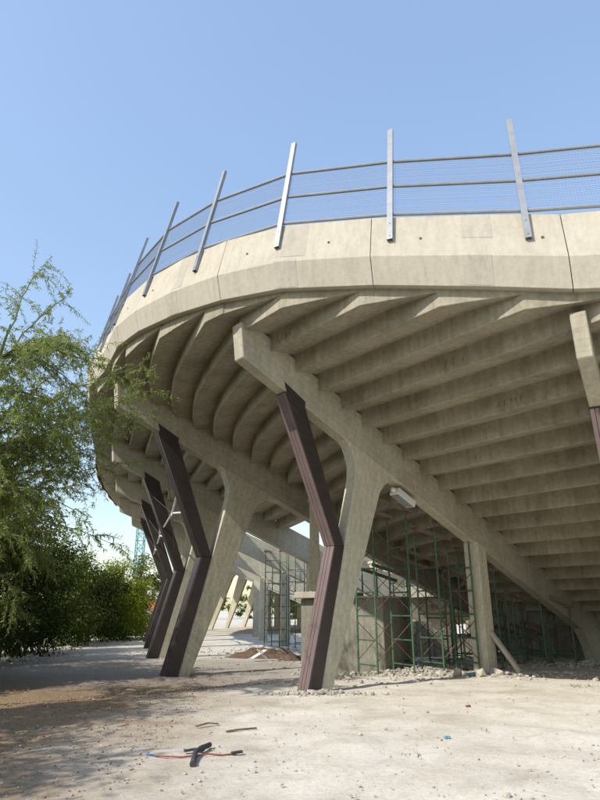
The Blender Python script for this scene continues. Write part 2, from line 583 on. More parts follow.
_cache = {}
def place(name, key, build, mat, i, parent, smooth=False):
    if key not in _cache:
        bm = bmesh.new()
        build(bm)
        bmesh.ops.recalc_face_normals(bm, faces=bm.faces)
        me = bpy.data.meshes.new(name)
        bm.to_mesh(me)
        bm.free()
        me.materials.append(mat)
        _cache[key] = me
    o = bpy.data.objects.new(name, _cache[key])
    link(o, parent)
    o.matrix_world = frame_matrix(i) @ Matrix.Diagonal((1, 0.78 if i < 1 else 1, 1, 1))
    return o

for i in sorted(RK):
    drop = RK[i]['drop']
    ra, under, xf = raker_profile(drop)
    def b1(bm, ra=ra):
        prism(bm, ra, -WR / 2, WR / 2)
        bevel(bm, 0.018)
    place('raker_beam', ('rk', drop), b1, CON_BEAM, i, stand)
    cp = column_profile(drop, under)
    def b2(bm, cp=cp):
        prism(bm, cp, -WR / 2 + 0.004, WR / 2 - 0.004)
        bevel(bm, 0.016)
    place('column', ('co', drop), b2, CON_COL, i, stand)
    if drop < 2 and i != 2:
        x0 = 6.39 if drop == 0 else 5.0
        def b3(bm, x0=x0, under=under):
            za, zb = under(x0) + 0.05, under(x0 + 0.42) + 0.05
            prism(bm, [(x0 - 0.03, -0.3), (x0, za), (x0 + 0.40, zb), (x0 + 0.43, -0.3)], -0.24, 0.24)
            bevel(bm, 0.02)
        place('inner_column', ('ic', drop), b3, CON_RUB if False else CON_COL, i, stand)

# ---- stepped deck: one object per row and bay
def row_z(k):
    return 6.344 + RIS * k
def build_row(bay, k, lo_t=0.0, hi_t=1.0, nseg=10):
    zb = row_z(k)
    lev = zb + 0.118
    w0 = (WR / 2) / 7.0
    ts = [lo_t + (hi_t - lo_t) * j / nseg for j in range(nseg + 1)]
    # refine at clip crossings
    cross = []
    for target in (lev, lev - RIS):
        for a, c in zip(ts[:-1], ts[1:]):
            fa, fc = edge_level(bay, a) - 0.08 - target, edge_level(bay, c) - 0.08 - target
            if fa * fc < 0:
                cross.append(a + (c - a) * fa / (fa - fc))
    ts = sorted(ts + cross)
    secs = []
    for tt in ts:
        lim = edge_level(bay, tt) - 0.08
        lo, hi = min(lev, lim), min(lev - RIS - 0.010, lim)
        secs.append((tt, lo, hi))
    secs = [s for s in secs if s[1] - s[2] > 1e-4 or True]
    # keep the contiguous run with width
    keep = [s[1] - s[2] > 1e-5 for s in secs]
    run = [s for j, s in enumerate(secs) if keep[j] or (j > 0 and keep[j - 1]) or (j + 1 < len(secs) and keep[j + 1])]
    if len(run) < 2:
        return None
    bm = bmesh.new()
    prev = None
    top = zb + (0.68 if (cross or lev > min(edge_level(bay, x) for x in ts) - 0.75) else 0.54)
    for (tt, lo, hi) in run:
        po = loft(bay, tt, lo)
        pi = loft(bay, tt, hi)
        rise = 0.125 * min(1.0, (lo - hi) / RIS)
        # slight draft on the riser back
        v = [bm.verts.new((po[0], po[1], zb)), bm.verts.new((pi[0], pi[1], zb + rise)),
             bm.verts.new((pi[0], pi[1], top)), bm.verts.new((po[0], po[1], top))]
        if prev:
            for a in range(4):
                c = (a + 1) % 4
                try:
                    bm.faces.new((prev[a], prev[c], v[c], v[a]))
                except ValueError:
                    pass
        else:
            bm.faces.new(v)
        prev = v
    bm.faces.new(prev[::-1])
    bmesh.ops.remove_doubles(bm, verts=bm.verts, dist=0.0008)
    bmesh.ops.dissolve_degenerate(bm, edges=bm.edges, dist=0.0005)
    es = [e for e in bm.edges if all(abs(vv.co.z - zb) < 0.13 for vv in e.verts) and len(e.link_faces) == 2
          and e.calc_face_angle(0) > 0.8]
    if es:
        bmesh.ops.bevel(bm, geom=es, offset=0.018, segments=1, affect='EDGES', clamp_overlap=True)
    return bm

BAYS = {}
far_bm = bmesh.new()
for bay in range(-1, 23):
    for k in range(-17, 10):
        zb = row_z(k)
        if zb < 0.75:
            continue
        lo_t, hi_t = 0.0, 1.0
        if bay in (3, 4, 5, 6) and zb < 6.2:
            continue
        if bay == 2 and 2.4 < zb < 5.1:
            continue
        bm = build_row(bay, k, lo_t, hi_t, 10 if bay == 1 else (6 if bay > 1 else 4))
        if bm is None:
            continue
        if bay >= 5:
            tmp = bpy.data.meshes.new('tmp')
            bm.to_mesh(tmp)
            bm.free()
            far_bm.from_mesh(tmp)
            bpy.data.meshes.remove(tmp)
        else:
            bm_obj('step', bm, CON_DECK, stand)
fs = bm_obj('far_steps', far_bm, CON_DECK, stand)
fs['kind'] = 'stuff'

# ---- parapet
# nodes along the edge: (bay, t, is_joint)
EN = [(-1, 0.25, 1), (-1, 0.52, 0), (-1, 0.78, 1), (-1, 0.89, 0), (-1, 0.982, 1), (0, 0.178, 0), (0, 0.457, 1), (0, 0.738, 0), (0, 0.985, 1), (1, 0.21, 0),
      (1, 0.44, 1), (1, 0.65, 0), (2, 0.05, 1), (2, 0.38, 0), (2, 0.72, 1), (3, 0.06, 0), (3, 0.40, 1), (3, 0.75, 0),
      (4, 0.1, 1), (4, 0.5, 0), (5, 0.0, 1), (5, 0.5, 0), (6, 0.0, 1), (6, 0.5, 0), (7, 0.0, 1), (7, 0.5, 0), (8, 0, 1), (8, .5, 0), (9, 0, 1), (9, .5, 0), (10, 0, 1)] + [(b_, t_, 1 - int(t_ * 2)) for b_ in range(10, 23) for t_ in (0.0, 0.5)][1:] + [(22, 1.0, 1)]
EP = []
for bay, tt, j in EN:
    z = edge_level(bay, tt)
    p = loft(bay, tt, z)
    EP.append(Vector((p[0], p[1], z - 0.22)))
EO = []
for j in range(len(EP)):
    a = EP[max(0, j - 1)]
    c = EP[min(len(EP) - 1, j + 1)]
    d = (c - a); d.z = 0
    d.normalize()
    EO.append(Vector((-d.y, d.x, 0)) * 1.0)
for j in range(len(EO)):
    # make sure it points outwards (away from inward direction)
    bay = EN[j][0]
    nn = Nv(RK[max(-1, bay)]['ph'])
    if EO[j].x * nn[0] + EO[j].y * nn[1] > 0:
        EO[j] = -EO[j]
SEC = [(0.0, 0.40), (0.14, 0.97), (-0.12, 2.03), (-0.32, 2.03), (-0.50, 0.44)]
def sec_pt(j, o, dz, f=None):
    return EP[j] + EO[j] * o + Vector((0, 0, dz))
def lerp_node(u):
    j = min(int(math.floor(u)), len(EP) - 2)
    f = u - j
    return EP[j].lerp(EP[j + 1], f), EO[j].lerp(EO[j + 1], f).normalized()
joints = [j for j, e in enumerate(EN) if e[2]]
panels = []
for a, c in zip(joints[:-1], joints[1:]):
    bm = bmesh.new()
    prev = None
    g0 = 0.007 / max(0.1, (EP[a + 1] - EP[a]).length)
    g1 = 0.007 / max(0.1, (EP[c] - EP[c - 1]).length)
    us = [a + g0] + list(range(a + 1, c)) + [c - g1]
    for u in us:
        if isinstance(u, int):
            p, o = EP[u], EO[u]
        else:
            p, o = lerp_node(u)
        v = [bm.verts.new(p + o * oo + Vector((0, 0, zz))) for oo, zz in SEC]
        if prev:
            for q in range(5):
                r_ = (q + 1) % 5
                bm.faces.new((prev[q], prev[r_], v[r_], v[q]))
        else:
            bm.faces.new(v)
        prev = v
    bm.faces.new(prev[::-1])
    bevel(bm, 0.006)
    panels.append(bm_obj('parapet_panel', bm, CON_PAR, stand))

# repaired strips at the kinks, a few millimetres proud of the panels
def band(u0, u1, secs, off, name, mat, zt=(0, 0)):
    bm = bmesh.new()
    prev = None
    n = 4
    for q in range(n + 1):
        u = u0 + (u1 - u0) * q / n
        j = math.floor(u)
        p, o = lerp_node(u)
        v = [bm.verts.new(p + o * (oo + off + 0.004 * math.sin(q * 3 + zz * 9)) + Vector((0, 0, zz))) for oo, zz in secs]
        if prev:
            for r_ in range(len(secs) - 1):
                bm.faces.new((prev[r_], prev[r_ + 1], v[r_ + 1], v[r_]))
        prev = v
    # give it thickness
    geom = bmesh.ops.extrude_face_region(bm, geom=list(bm.faces))
    for v in [x for x in geom['geom'] if isinstance(x, bmesh.types.BMVert)]:
        p = v.co
        v.co = p - EO[int(round((u0 + u1) / 2))] * (off + 0.02)
    return bm_obj(name, bm, mat, stand)
def secs_between(z0, z1):
    def o_at(z):
        return float(np.interp(z, [0.40, 0.97, 2.03], [0.0, 0.14, -0.12]))
    zs = sorted({z0, z1} | ({0.97} if z0 < 0.97 < z1 else set()))
    return [(o_at(z), z) for z in zs]
KN = {nd: idx for idx, nd in enumerate(EN)}
def kn(b_, t_): 
    return [x for x, e in enumerate(EN) if e[0] == b_ and abs(e[1] - t_) < 1e-6][0]
k1, k2, k3, k4 = kn(0, 0.178), kn(0, 0.738), kn(1, 0.21), kn(1, 0.65)
band(k1 - 0.17, k1 + 0.14, secs_between(1.42, 2.01), 0.006, 'repair_patch', CON_PATCH)
band(k1 - 0.13, k1 + 0.16, secs_between(0.42, 0.99), 0.005, 'repair_patch', CON_PATCH)
band(k2 - 0.30, k2 + 0.06, secs_between(1.10, 2.0), 0.006, 'repair_patch', CON_PATCH)
band(k2 - 0.20, k2 + 0.08, secs_between(0.42, 1.02), 0.005, 'repair_patch', CON_PATCH)
band(k3 - 0.13, k3 + 0.15, secs_between(0.42, 0.96), 0.005, 'repair_patch', CON_PATCH)
band(k3 - 0.22, k3 - 0.02, secs_between(1.05, 2.0), 0.005, 'repair_patch', CON_PATCH)
band(k4 - 0.10, k4 + 0.10, secs_between(0.42, 0.96), 0.005, 'repair_patch', CON_PATCH)
# form-tie holes with dark plugs
for u in (k1 - 0.75, k1 + 0.52, k2 - 0.55, k2 + 0.55, k3 - 0.5, k3 + 0.62, k4 - 0.4):
    p, o = lerp_node(u)
    bm = bmesh.new()
    c = p + o * (float(np.interp(1.42, [0.97, 2.03], [0.14, -0.12])) + 0.004) + Vector((0, 0, 1.42))
    add_bar(bm, c - o * 0.03, c + o * 0.008, 0.028, 8)
    bm_obj('tie_hole_plug', bm, RUST, stand)

# ------------------------------------------------------------------ fence on the parapet
fence = thing('perimeter_fence', 'tall galvanised mesh fence leaning inward along the parapet top', 'fence', (0, 0, 0))
POST_U = [0.7, 1.95, 4.411, 5.806, 7.042, 8.518, 9.828, 11.25, 12.3, 13.2, 14.1, 15.0, 15.9, 16.8, 17.7, 18.6]
LEAN = -0.225
def post_pt(u, h):
    p, o = lerp_node(u)
    off = 0.118 + LEAN * (h - 1.22)
    return p + o * off + Vector((0, 0, h))
P0, P1 = 1.36, 4.74
for u in POST_U:
    p, o = lerp_node(u)
    a, c = post_pt(u, P0), post_pt(u, P1)
    bm = bmesh.new()
    ax = (c - a).normalized()
    tng = Vector((0, 0, 1)).cross(o).normalized()
    nrm = ax.cross(tng).normalized()
    if nrm.dot(o) < 0:
        nrm = -nrm
    # channel section: web plus two flanges, open towards the parapet side
    R3 = Matrix((tng, nrm, ax)).transposed()
    L = (c - a).length
    mid = (a + c) / 2
    add_box(bm, mid + nrm * 0.035, (0.115, 0.010, L), R3)
    add_box(bm, mid + tng * 0.0525, (0.010, 0.075, L * 0.999), R3)
    add_box(bm, mid - tng * 0.0525, (0.010, 0.075, L * 0.999), R3)
    bm_obj('post', bm, GALV, fence)
    # bolts on the parapet face
    bm = bmesh.new()
    for h in (1.46, 1.80):
        q = post_pt(u, h)
        add_bar(bm, q - o * 0.06, q + o * 0.055, 0.014, 6)
    bm_obj('bolt', bm, GALV, fence)
RAILS = (2.09, 2.92, 3.70)
for h in RAILS:
    # one rail object per fence bay
    for ua, uc in zip(POST_U[:-1], POST_U[1:]):
        us = [ua, uc]
        bm = bmesh.new()
        pts = [post_pt(x, h) - lerp_node(x)[1] * 0.03 for x in us]
        for a, c in zip(pts[:-1], pts[1:]):
            add_bar(bm, a, c, 0.034, 8)
        bm_obj('rail', bm, GALV, fence)
# wire mesh: per fence bay
for ua, uc in zip(POST_U[:-5], POST_U[1:-4]):
    nz = 32
    L = (post_pt(ua, 2) - post_pt(uc, 2)).length
    nx_ = max(8, int(L / 0.055))
    bm = bmesh.new()
    hs = [RAILS[0] + (RAILS[2] - RAILS[0]) * q / nz for q in range(1, nz)]
    us = [ua + (uc - ua) * q / nx_ for q in range(nx_ + 1)]
    def wire(a, c, r=0.0022):
        d = (c - a).normalized()
        x = d.orthogonal().normalized()
        y = d.cross(x)
        va = [bm.verts.new(a + (x * math.cos(q) + y * math.sin(q)) * r) for q in (0, 2.09, 4.19)]
        vc = [bm.verts.new(c + (x * math.cos(q) + y * math.sin(q)) * r) for q in (0, 2.09, 4.19)]
        for q in range(3):
            s_ = (q + 1) % 3
            bm.faces.new((va[q], va[s_], vc[s_], vc[q]))
    kn_ = [ua, uc]
    sag = [0.012 * rnd.uniform(-1, 1) for _ in hs]
    for q, h in enumerate(hs):
        for a, c in zip(kn_[:-1], kn_[1:]):
            wire(post_pt(a, h + sag[q]) - lerp_node(a)[1] * 0.05, post_pt(c, h + sag[q]) - lerp_node(c)[1] * 0.05, 0.0026)
    oa, oc = lerp_node(ua)[1], lerp_node(uc)[1]
    for q in range(nx_ + 1):
        f = q / nx_
        lo = (post_pt(ua, RAILS[0]) - oa * 0.053).lerp(post_pt(uc, RAILS[0]) - oc * 0.053, f)
        hi = (post_pt(ua, RAILS[2]) - oa * 0.053).lerp(post_pt(uc, RAILS[2]) - oc * 0.053, f)
        wire(lo, hi, 0.0018)
    wm = bm_obj('wire_mesh', bm, WIRE, fence)
    wm['kind'] = 'stuff'

# ------------------------------------------------------------------ brown steel struts
WS = 0.345
def strut_build(drop):
    under = lambda x: 6.942 - drop - SL * (x + 1.861)
    U1 = (-0.66, under(-0.66))
    U2 = (-0.06, under(-0.06))
    kd = drop * 0.45
    SB, SI, SK, SKi = (0.0, -0.02), (0.376, -0.02), (0.819, 2.994 - kd), (1.147, 2.994 - kd)
    if drop:
        SK = (SK[0] * (2.994 - kd) / 2.994, SK[1]); SKi = (0.376 + (1.147 - 0.376) * (2.994 - kd) / 2.994 , SKi[1])
    return SB, SI, SK, SKi, U1, U2, under
STRUT_LABELS = {
    0: 'brown steel elbow strut under the lower raking beam with the sunlit end',
    1: 'large brown steel elbow strut with pinkish cover plates, rubble at its foot',
    2: 'dark brown steel elbow strut next along the lane from the pinkish one',
    3: 'dark brown steel elbow strut held by white braces on both sides',
    4: 'slim dark brown elbow strut, fourth along the row of supports',
    5: 'slim dark brown elbow strut, fifth along the row of supports',
    6: 'far dark brown elbow strut, sixth along the row of supports',
}
struts = {}
for i in range(0, 7):
    drop = RK[i]['drop']
    SB, SI, SK, SKi, U1, U2, under = strut_build(drop)
    r = RK[i]
    st = thing('steel_strut', STRUT_LABELS[i], 'strut', (r['fb'][0], r['fb'][1], r['z0']), 'brown steel struts bracing the raking beams', math.radians(r.get('fph', r['ph'])))
    st.scale = (r['s'], r['s'] * (0.78 if i < 1 else 1), r['s'])
    struts[i] = st
    h = WS / 2
    def mk(name, key, build, mat, par):
        if key not in _cache:
            bm = bmesh.new(); build(bm)
            bmesh.ops.recalc_face_normals(bm, faces=bm.faces)
            me = bpy.data.meshes.new(name); bm.to_mesh(me); bm.free(); me.materials.append(mat)
            _cache[key] = me
        o = bpy.data.objects.new(name, _cache[key])
        return link(o, par)
    def bl(bm):
        prism(bm, [(SB[0], -0.25), SI if False else (SI[0] , -0.25), SI, SKi, (SK[0] + 0.02, SK[1]), (SB[0] + 0.02, SB[1])], -h, h)
        bevel(bm, 0.01)
    def bu(bm):
        # the upper arm's side plates overlap the raker a little
        prism(bm, [(SK[0] + 0.02, SK[1] + 0.004), (SKi[0], SKi[1] + 0.004), (U2[0] + 0.02, U2[1] - 0.012), (U1[0] + 0.02, U1[1] - 0.012)], -h, h)
        bevel(bm, 0.01)
    lower = mk('lower_leg', ('sl', drop), bl, STEEL_BROWN, st)
    upper = mk('upper_arm', ('su', drop), bu, STEEL_BROWN, st)
    # side gusset plates lapping the beam
    for sgn in (-1, 1):
        def bg_(bm, sgn=sgn):
            y0 = sgn * (h + 0.001)
            prism(bm, [(U1[0] + 0.10, U1[1] - 0.20), (U2[0] - 0.02, U2[1] - 0.22), (U2[0] + 0.02, U2[1] + 0.10), (U1[0] - 0.02, U1[1] + 0.20)], min(y0, y0 + sgn * 0.014), max(y0, y0 + sgn * 0.014))
        mk('gusset_plate', ('sg', drop, sgn), bg_, STEEL_BROWN, upper)
    # three cover plates on the outer face of each leg
    def plates(A, B, key, par):
        dx, dz = B[0] - A[0], B[1] - A[1]
        L = math.hypot(dx, dz)
        nx_, nz_ = -dz / L, dx / L
        if nx_ > 0: nx_, nz_ = -nx_, -nz_
        splits = [(-h + 0.004, -h + 0.125), (-h + 0.137, h - 0.117), (h - 0.105, h - 0.004)]
        for q, (y0, y1) in enumerate(splits):
            def bp_(bm):
                o1, o2 = -0.019, 0.012
                prism(bm, [(A[0] - nx_ * o1 * 0 + 0.02 + 0, A[1]), (B[0] + 0.02, B[1]), (B[0] + 0.02 + nx_ * 0.026, B[1] + nz_ * 0.026), (A[0] + 0.02 + nx_ * 0.026, A[1] + nz_ * 0.026)], y0, y1)
                bevel(bm, 0.004)
            mk('cover_plate', (key, drop, q), bp_, STEEL_BROWN_LIT if i < 2 else STEEL_BROWN, par)  # near struts take the lit tone, the others the dark steel
    plates((SB[0] + 0.002, SB[1] + 0.02), (SK[0] + 0.0, SK[1] - 0.01), ('pl', i < 2), lower)
    plates((SK[0], SK[1] + 0.015), (U1[0], U1[1] - 0.05), ('pu', i < 2), upper)
    # bolts on the upper arm sides
    def bb(bm):
        for q in range(3):
            for e in (0.32, 0.62):
                f = 0.45 + 0.08 * q
                x = SK[0] + (U1[0] - SK[0]) * f
                x2 = SKi[0] + (U2[0] - SKi[0]) * f
                z = SK[1] + (U1[1] - SK[1]) * f
                z2 = SKi[1] + (U2[1] - SKi[1]) * f
                px_, pz_ = x + (x2 - x) * e, z + (z2 - z) * e
                add_bar(bm, (px_, -h - 0.012, pz_), (px_, h + 0.012, pz_), 0.018, 6)
    mk('bolt_row', ('sbolt', drop), bb, STEEL_BROWN, upper)

bpy.context.view_layer.update()
# white node braces strung between the struts
def strut_world(i, f, yy):
    SB, SI, SK, SKi, U1, U2, under = strut_build(RK[i]['drop'])
    x = SK[0] + (U1[0] - SK[0]) * f
    z = SK[1] + (U1[1] - SK[1]) * f
    return frame_matrix(i) @ Vector((x + 0.1, yy, z))
BR_LAB = {2: 'white hub brace with crossed rods strung between the dark struts nearest the lit one',
          3: 'white hub brace with crossed rods between the third and fourth struts',
          4: 'white hub brace with crossed rods between the fourth and fifth struts'}
for i in (2, 3, 4):
    hub = strut_world(i, 0.46, WS / 2).lerp(strut_world(i + 1, 0.46, -WS / 2), 0.42)
    bt = thing('cross_brace', BR_LAB[i], 'brace', hub, 'white hub braces between the struts')
    bm = bmesh.new()
    ringd = (strut_world(i + 1, 0.46, 0) - strut_world(i, 0.46, 0)).normalized()
    for q in range(10):
        a0, a1 = q * math.tau / 10, (q + 1) * math.tau / 10
        side = ringd
        up = Vector((0, 0, 1))
        add_bar(bm, (side * math.cos(a0) + up * math.sin(a0)) * 0.10, (side * math.cos(a1) + up * math.sin(a1)) * 0.10, 0.035, 6)
    bm_obj('hub', bm, WHITE, bt)
    for (ii, f, yy, th) in ((i, 0.52, WS / 2, 1), (i, 0.36, WS / 2, 1), (i + 1, 0.78, -WS / 2, 0), (i + 1, 0.14, -WS / 2, 0), (i, 0.82, WS / 2, 0), (i + 1, 0.46, -WS / 2, 1)):
        e = strut_world(ii, f, yy) - hub
        bm = bmesh.new()
        add_bar(bm, e.normalized() * 0.1, e, 0.038 if th else 0.014, 8)
        bm_obj('rod', bm, WHITE if th else STEEL_BROWN, bt)


# exposed reinforcement where the cover has spalled off the risers
def rebar(bay, k, t0, t1, n, seed):
    rr = random.Random(seed)
    zb = row_z(k)
    bm = bmesh.new()
    nn = Nv(RK[max(0, bay)]['ph'])
    o = Vector((-nn[0], -nn[1], 0)) * 0.006
    for q in range(n):
        tt = t0 + (t1 - t0) * (q + rr.uniform(-0.2, 0.2)) / n
        p = loft(bay, tt, zb + 0.118)
        add_bar(bm, Vector((p[0] + rr.uniform(-.03, .03), p[1] + rr.uniform(-.03, .03) * 0, zb + rr.uniform(0.06, 0.18))) + o, Vector((p[0] + rr.uniform(-.03, .03), p[1], zb + rr.uniform(0.22, 0.31))) + o, 0.005, 5)
    a, c = loft(bay, t0, zb + 0.118), loft(bay, t1, zb + 0.118)
    z = zb + 0.13
    bm_obj('exposed_rebar', bm, RUST, stand)
for spec in ((0, 3, 0.82, 0.95, 8, 1), (0, 0, 0.40, 0.48, 5, 3), (0, -2, 0.34, 0.44, 5, 4), (0, -4, 0.66, 0.72, 4, 5)):
    rebar(*spec)

# ------------------------------------------------------------------ light fittings
lamp = thing('floodlight', 'white box floodlight under the fillet where raking beam meets column', 'floodlight', (0, 0, 0))
lamp.matrix_world = frame_matrix(1) @ Matrix.Translation((3.55, 0.02, 4.42)) @ Matrix.Rotation(math.radians(24), 4, 'Y')
def lpart(name, mat, parent, *boxes):
    bm = bmesh.new()
    for c, sz in boxes:
        add_box(bm, Vector(c), sz)
    bevel(bm, 0.008)
    return bm_obj(name, bm, mat, parent)
lpart('housing', WHITE, lamp, ((0, 0, 0), (0.72, 0.30, 0.17)))
lpart('lens', GALV, lamp, ((0, 0, -0.095), (0.64, 0.24, 0.018)))
lpart('bracket', GALV, lamp, ((-0.2, 0, 0.15), (0.04, 0.06, 0.14)), ((0.2, 0, 0.15), (0.04, 0.06, 0.14)))
bm = bmesh.new()
add_bar(bm, (-0.36, 0, 0.02), (-0.46, 0.02, 0.02), 0.07, 10, 0.05)
bm_obj('cable_gland', bm, WHITE, lamp)

tl = thing('tube_lamp', 'white fluorescent tube batten fixed under the low steps', 'lamp', (0, 0, 0))
zb = row_z(-12)
pa, pb = loft(0, 0.62, zb + 0.118 - 0.10), loft(0, 0.44, zb + 0.118 - 0.10)
bm = bmesh.new()
add_rect_bar(bm, (pa[0], pa[1], zb - 0.03), (pb[0], pb[1], zb - 0.03), 0.07, 0.055)
bm_obj('batten', bm, WHITE, tl)
bm = bmesh.new()
add_bar(bm, (pa[0], pa[1], zb - 0.078), (pb[0], pb[1], zb - 0.078), 0.018, 8)
bm_obj('tube', bm, WHITE, tl)

# ------------------------------------------------------------------ block hut, slim post, back wall
def yaw(dx, dy):
    return math.atan2(dy, dx)
hut = thing('block_hut', 'low grey concrete block hut with an overhanging slab behind the bare column', 'hut', (2.5, 19.2, 0), None, yaw(-2.3, 1.4))
hz = ground_z(1.3, 20)
# local x runs along the front face to the left, local -y is away from the camera
def hpart(name, mat, c, sz, bv=0.02):
    bm = bmesh.new()
    add_box(bm, Vector(c), sz)
    bevel(bm, bv)
    return bm_obj(name, bm, mat, hut)
hpart('wall', CON_WALL_SHADED, (1.45, -1.1, 0.85), (2.9, 2.2, 2.2))
hpart('slab', CON_PATCH, (2.35, -1.0, 2.06), (1.3, 2.5, 0.2))
hpart('wall_cap', CON_PATCH, (0.83, -1.1, 1.985), (1.7, 2.26, 0.06))
hpart('downpipe', GALV, (2.2, 0.05, 0.9), (0.09, 0.09, 2.0), 0.03)
sp = thing('support_post', 'slim square concrete post standing on the block hut slab', 'post', (0.5, 21.4, 2.16))
bm = bmesh.new()
prism(bm, [(-0.17, 0), (-0.16, 3.05), (0.16, 3.05), (0.17, 0)], -0.16, 0.16)
bevel(bm, 0.015)
bm_obj('shaft', bm, CON_COL, sp)
bm = bmesh.new()
add_box(bm, Vector((0, 0, 3.11)), (0.44, 0.44, 0.10))
bevel(bm, 0.01)
bm_obj('cap_plate', bm, CON_PATCH, sp)

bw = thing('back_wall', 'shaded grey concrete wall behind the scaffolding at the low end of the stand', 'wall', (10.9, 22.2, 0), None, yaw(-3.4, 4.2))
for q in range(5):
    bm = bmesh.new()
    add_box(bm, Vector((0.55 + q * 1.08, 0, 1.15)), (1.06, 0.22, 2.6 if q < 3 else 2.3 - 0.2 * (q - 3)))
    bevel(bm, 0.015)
    bm_obj('wall_panel', bm, CON_WALL_SHADED, bw)

sw = thing('added_stub_wall', 'added low broken grey concrete wall breaking up the bright ground beyond the scaffold towers', 'wall', (3.4, 28.2, -0.32), None, yaw(5.0, 1.2))  # wall added to break up the bright lit ground behind the scaffolding
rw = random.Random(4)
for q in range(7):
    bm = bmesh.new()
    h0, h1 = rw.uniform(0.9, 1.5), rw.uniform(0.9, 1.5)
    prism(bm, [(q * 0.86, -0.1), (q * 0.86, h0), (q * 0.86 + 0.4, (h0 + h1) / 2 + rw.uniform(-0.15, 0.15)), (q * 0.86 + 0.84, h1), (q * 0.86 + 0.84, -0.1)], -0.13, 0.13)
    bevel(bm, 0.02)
    bm_obj('wall_panel', bm, CON_WALL_SHADED, sw)

# ------------------------------------------------------------------ scaffolding towers
def deck_under(x, y):
    p = np.array([x, y])
    return 7.78 - SL * ((p - RK[1]['e']) @ Nv(38))
_tube = {}
def tower(base, fdir, ddir, W, D, top, lev, label):
    z0 = ground_z(*base)
    t_ = thing('scaffold_tower', label, 'scaffold', (base[0], base[1], z0), 'green scaffold towers propping the deck')
    f = Vector((fdir[0], fdir[1], 0)).normalized()
    d = Vector((ddir[0], ddir[1], 0)).normalized()
    corners = [Vector((0, 0, 0)), f * W, d * D, f * W + d * D]
    tops = []
    for c in corners:
        tz = top(base[0] + c.x, base[1] + c.y) if callable(top) else top
        tz -= z0
        tops.append(tz)
        bm = bmesh.new()
        add_bar(bm, c + Vector((0, 0, 0.03)), c + Vector((0, 0, tz - 0.32)), 0.027, 8)
        po = bm_obj('standard', bm, GREEN, t_)
        bm = bmesh.new()
        add_box(bm, c + Vector((0, 0, 0.01)), (0.15, 0.15, 0.02))
        bm_obj('base_plate', bm, REDBRACE, po)
        bm = bmesh.new()
        add_bar(bm, c + Vector((0, 0, tz - 0.34)), c + Vector((0, 0, tz - 0.14)), 0.018, 6)
        add_box(bm, c + Vector((0, 0, tz - 0.13)), (0.16, 0.16, 0.03))
        bm_obj('jack', bm, REDBRACE, po)
    # timber bearers on the jacks
    for a, c in ((0, 2), (1, 3)):
        bm = bmesh.new()
        add_rect_bar(bm, corners[a] - d * 0.15 + Vector((0, 0, tops[a] - 0.06)), corners[c] + d * 0.15 + Vector((0, 0, tops[c] - 0.06)), 0.09, 0.11)
        bm_obj('bearer', bm, WOOD, t_)
    mt = min(tops) - 0.45
    z = 0.25
    nl = 0
    while z < mt:
        for a, c in ((0, 1), (2, 3)):
            bm = bmesh.new()
            add_bar(bm, corners[a] + Vector((0, 0, z)), corners[c] + Vector((0, 0, z)), 0.020, 6)
            bm_obj('rung', bm, GREEN, t_)
        z += lev / 2
        nl += 1
    z = 0.35
    while z + lev * 0.8 < mt + 0.2:
        for a, c in ((0, 2), (1, 3)):
            for s0, s1 in ((0, 1), (1, 0)):
                bm = bmesh.new()
                add_bar(bm, corners[a] + Vector((0, 0, z + s0 * lev * 0.8)), corners[c] + Vector((0, 0, z + s1 * lev * 0.8)), 0.011, 5)
                bm_obj('diagonal_brace', bm, REDBRACE, t_)
        z += lev
du = lambda x, y: deck_under(x, y) - 0.55
F_, D_ = (0.47, -0.88), (0.98, 0.2)
tower((1.62, 18.15), F_, D_, 0.92, 1.02, du, 1.25, 'green scaffold tower with rust red braces standing against the block hut')
tower((3.42, 18.35), F_, D_, 0.92, 1.02, du, 1.25, 'green scaffold tower beside the lit square inner column')
tower((3.0, 21.0), F_, D_, 0.92, 1.25, du, 1.25, 'green scaffold tower behind the block hut corner')
tower((4.9, 20.8), F_, D_, 0.92, 1.25, du, 1.25, 'green scaffold tower in the middle of the propped deck')
tower((4.3, 19.55), F_, D_, 0.92, 1.15, du, 1.25, 'green scaffold tower set one step behind the square inner column')
tower((6.5, 21.6), F_, D_, 0.92, 1.1, du, 1.1, 'low green scaffold tower just past the square inner column')
tower((8.0, 22.9), F_, D_, 0.92, 1.1, du, 1.1, 'lowest green scaffold tower against the back wall')
tower((5.9, 23.8), F_, D_, 0.92, 1.1, du, 1.1, 'green scaffold tower deep in shade before the back wall')
tower((7.15, 20.9), F_, D_, 0.92, 1.0, du, 1.1, 'green scaffold tower hard against the raking beam side')
tower((5.4, 22.4), F_, D_, 0.92, 1.0, du, 1.2, 'green scaffold tower among the shaded middle props')
tower((2.3, 23.2), F_, D_, 0.92, 1.2, du, 1.25, 'tall green scaffold tower behind the block hut')
tower((7.4, 24.4), F_, D_, 0.92, 1.0, du, 1.1, 'short green scaffold tower at the wall end')
tower((-2.0, 36.2), (0.9, -0.43), (0.3, 0.95), 0.95, 1.2, 4.95, 1.25, 'tall narrow green scaffold tower out in the cleared bays')
tower((-0.62, 34.3), (0.9, -0.43), (0.3, 0.95), 0.95, 1.2, 4.75, 1.25, 'green scaffold tower between the cleared bays and the block hut')

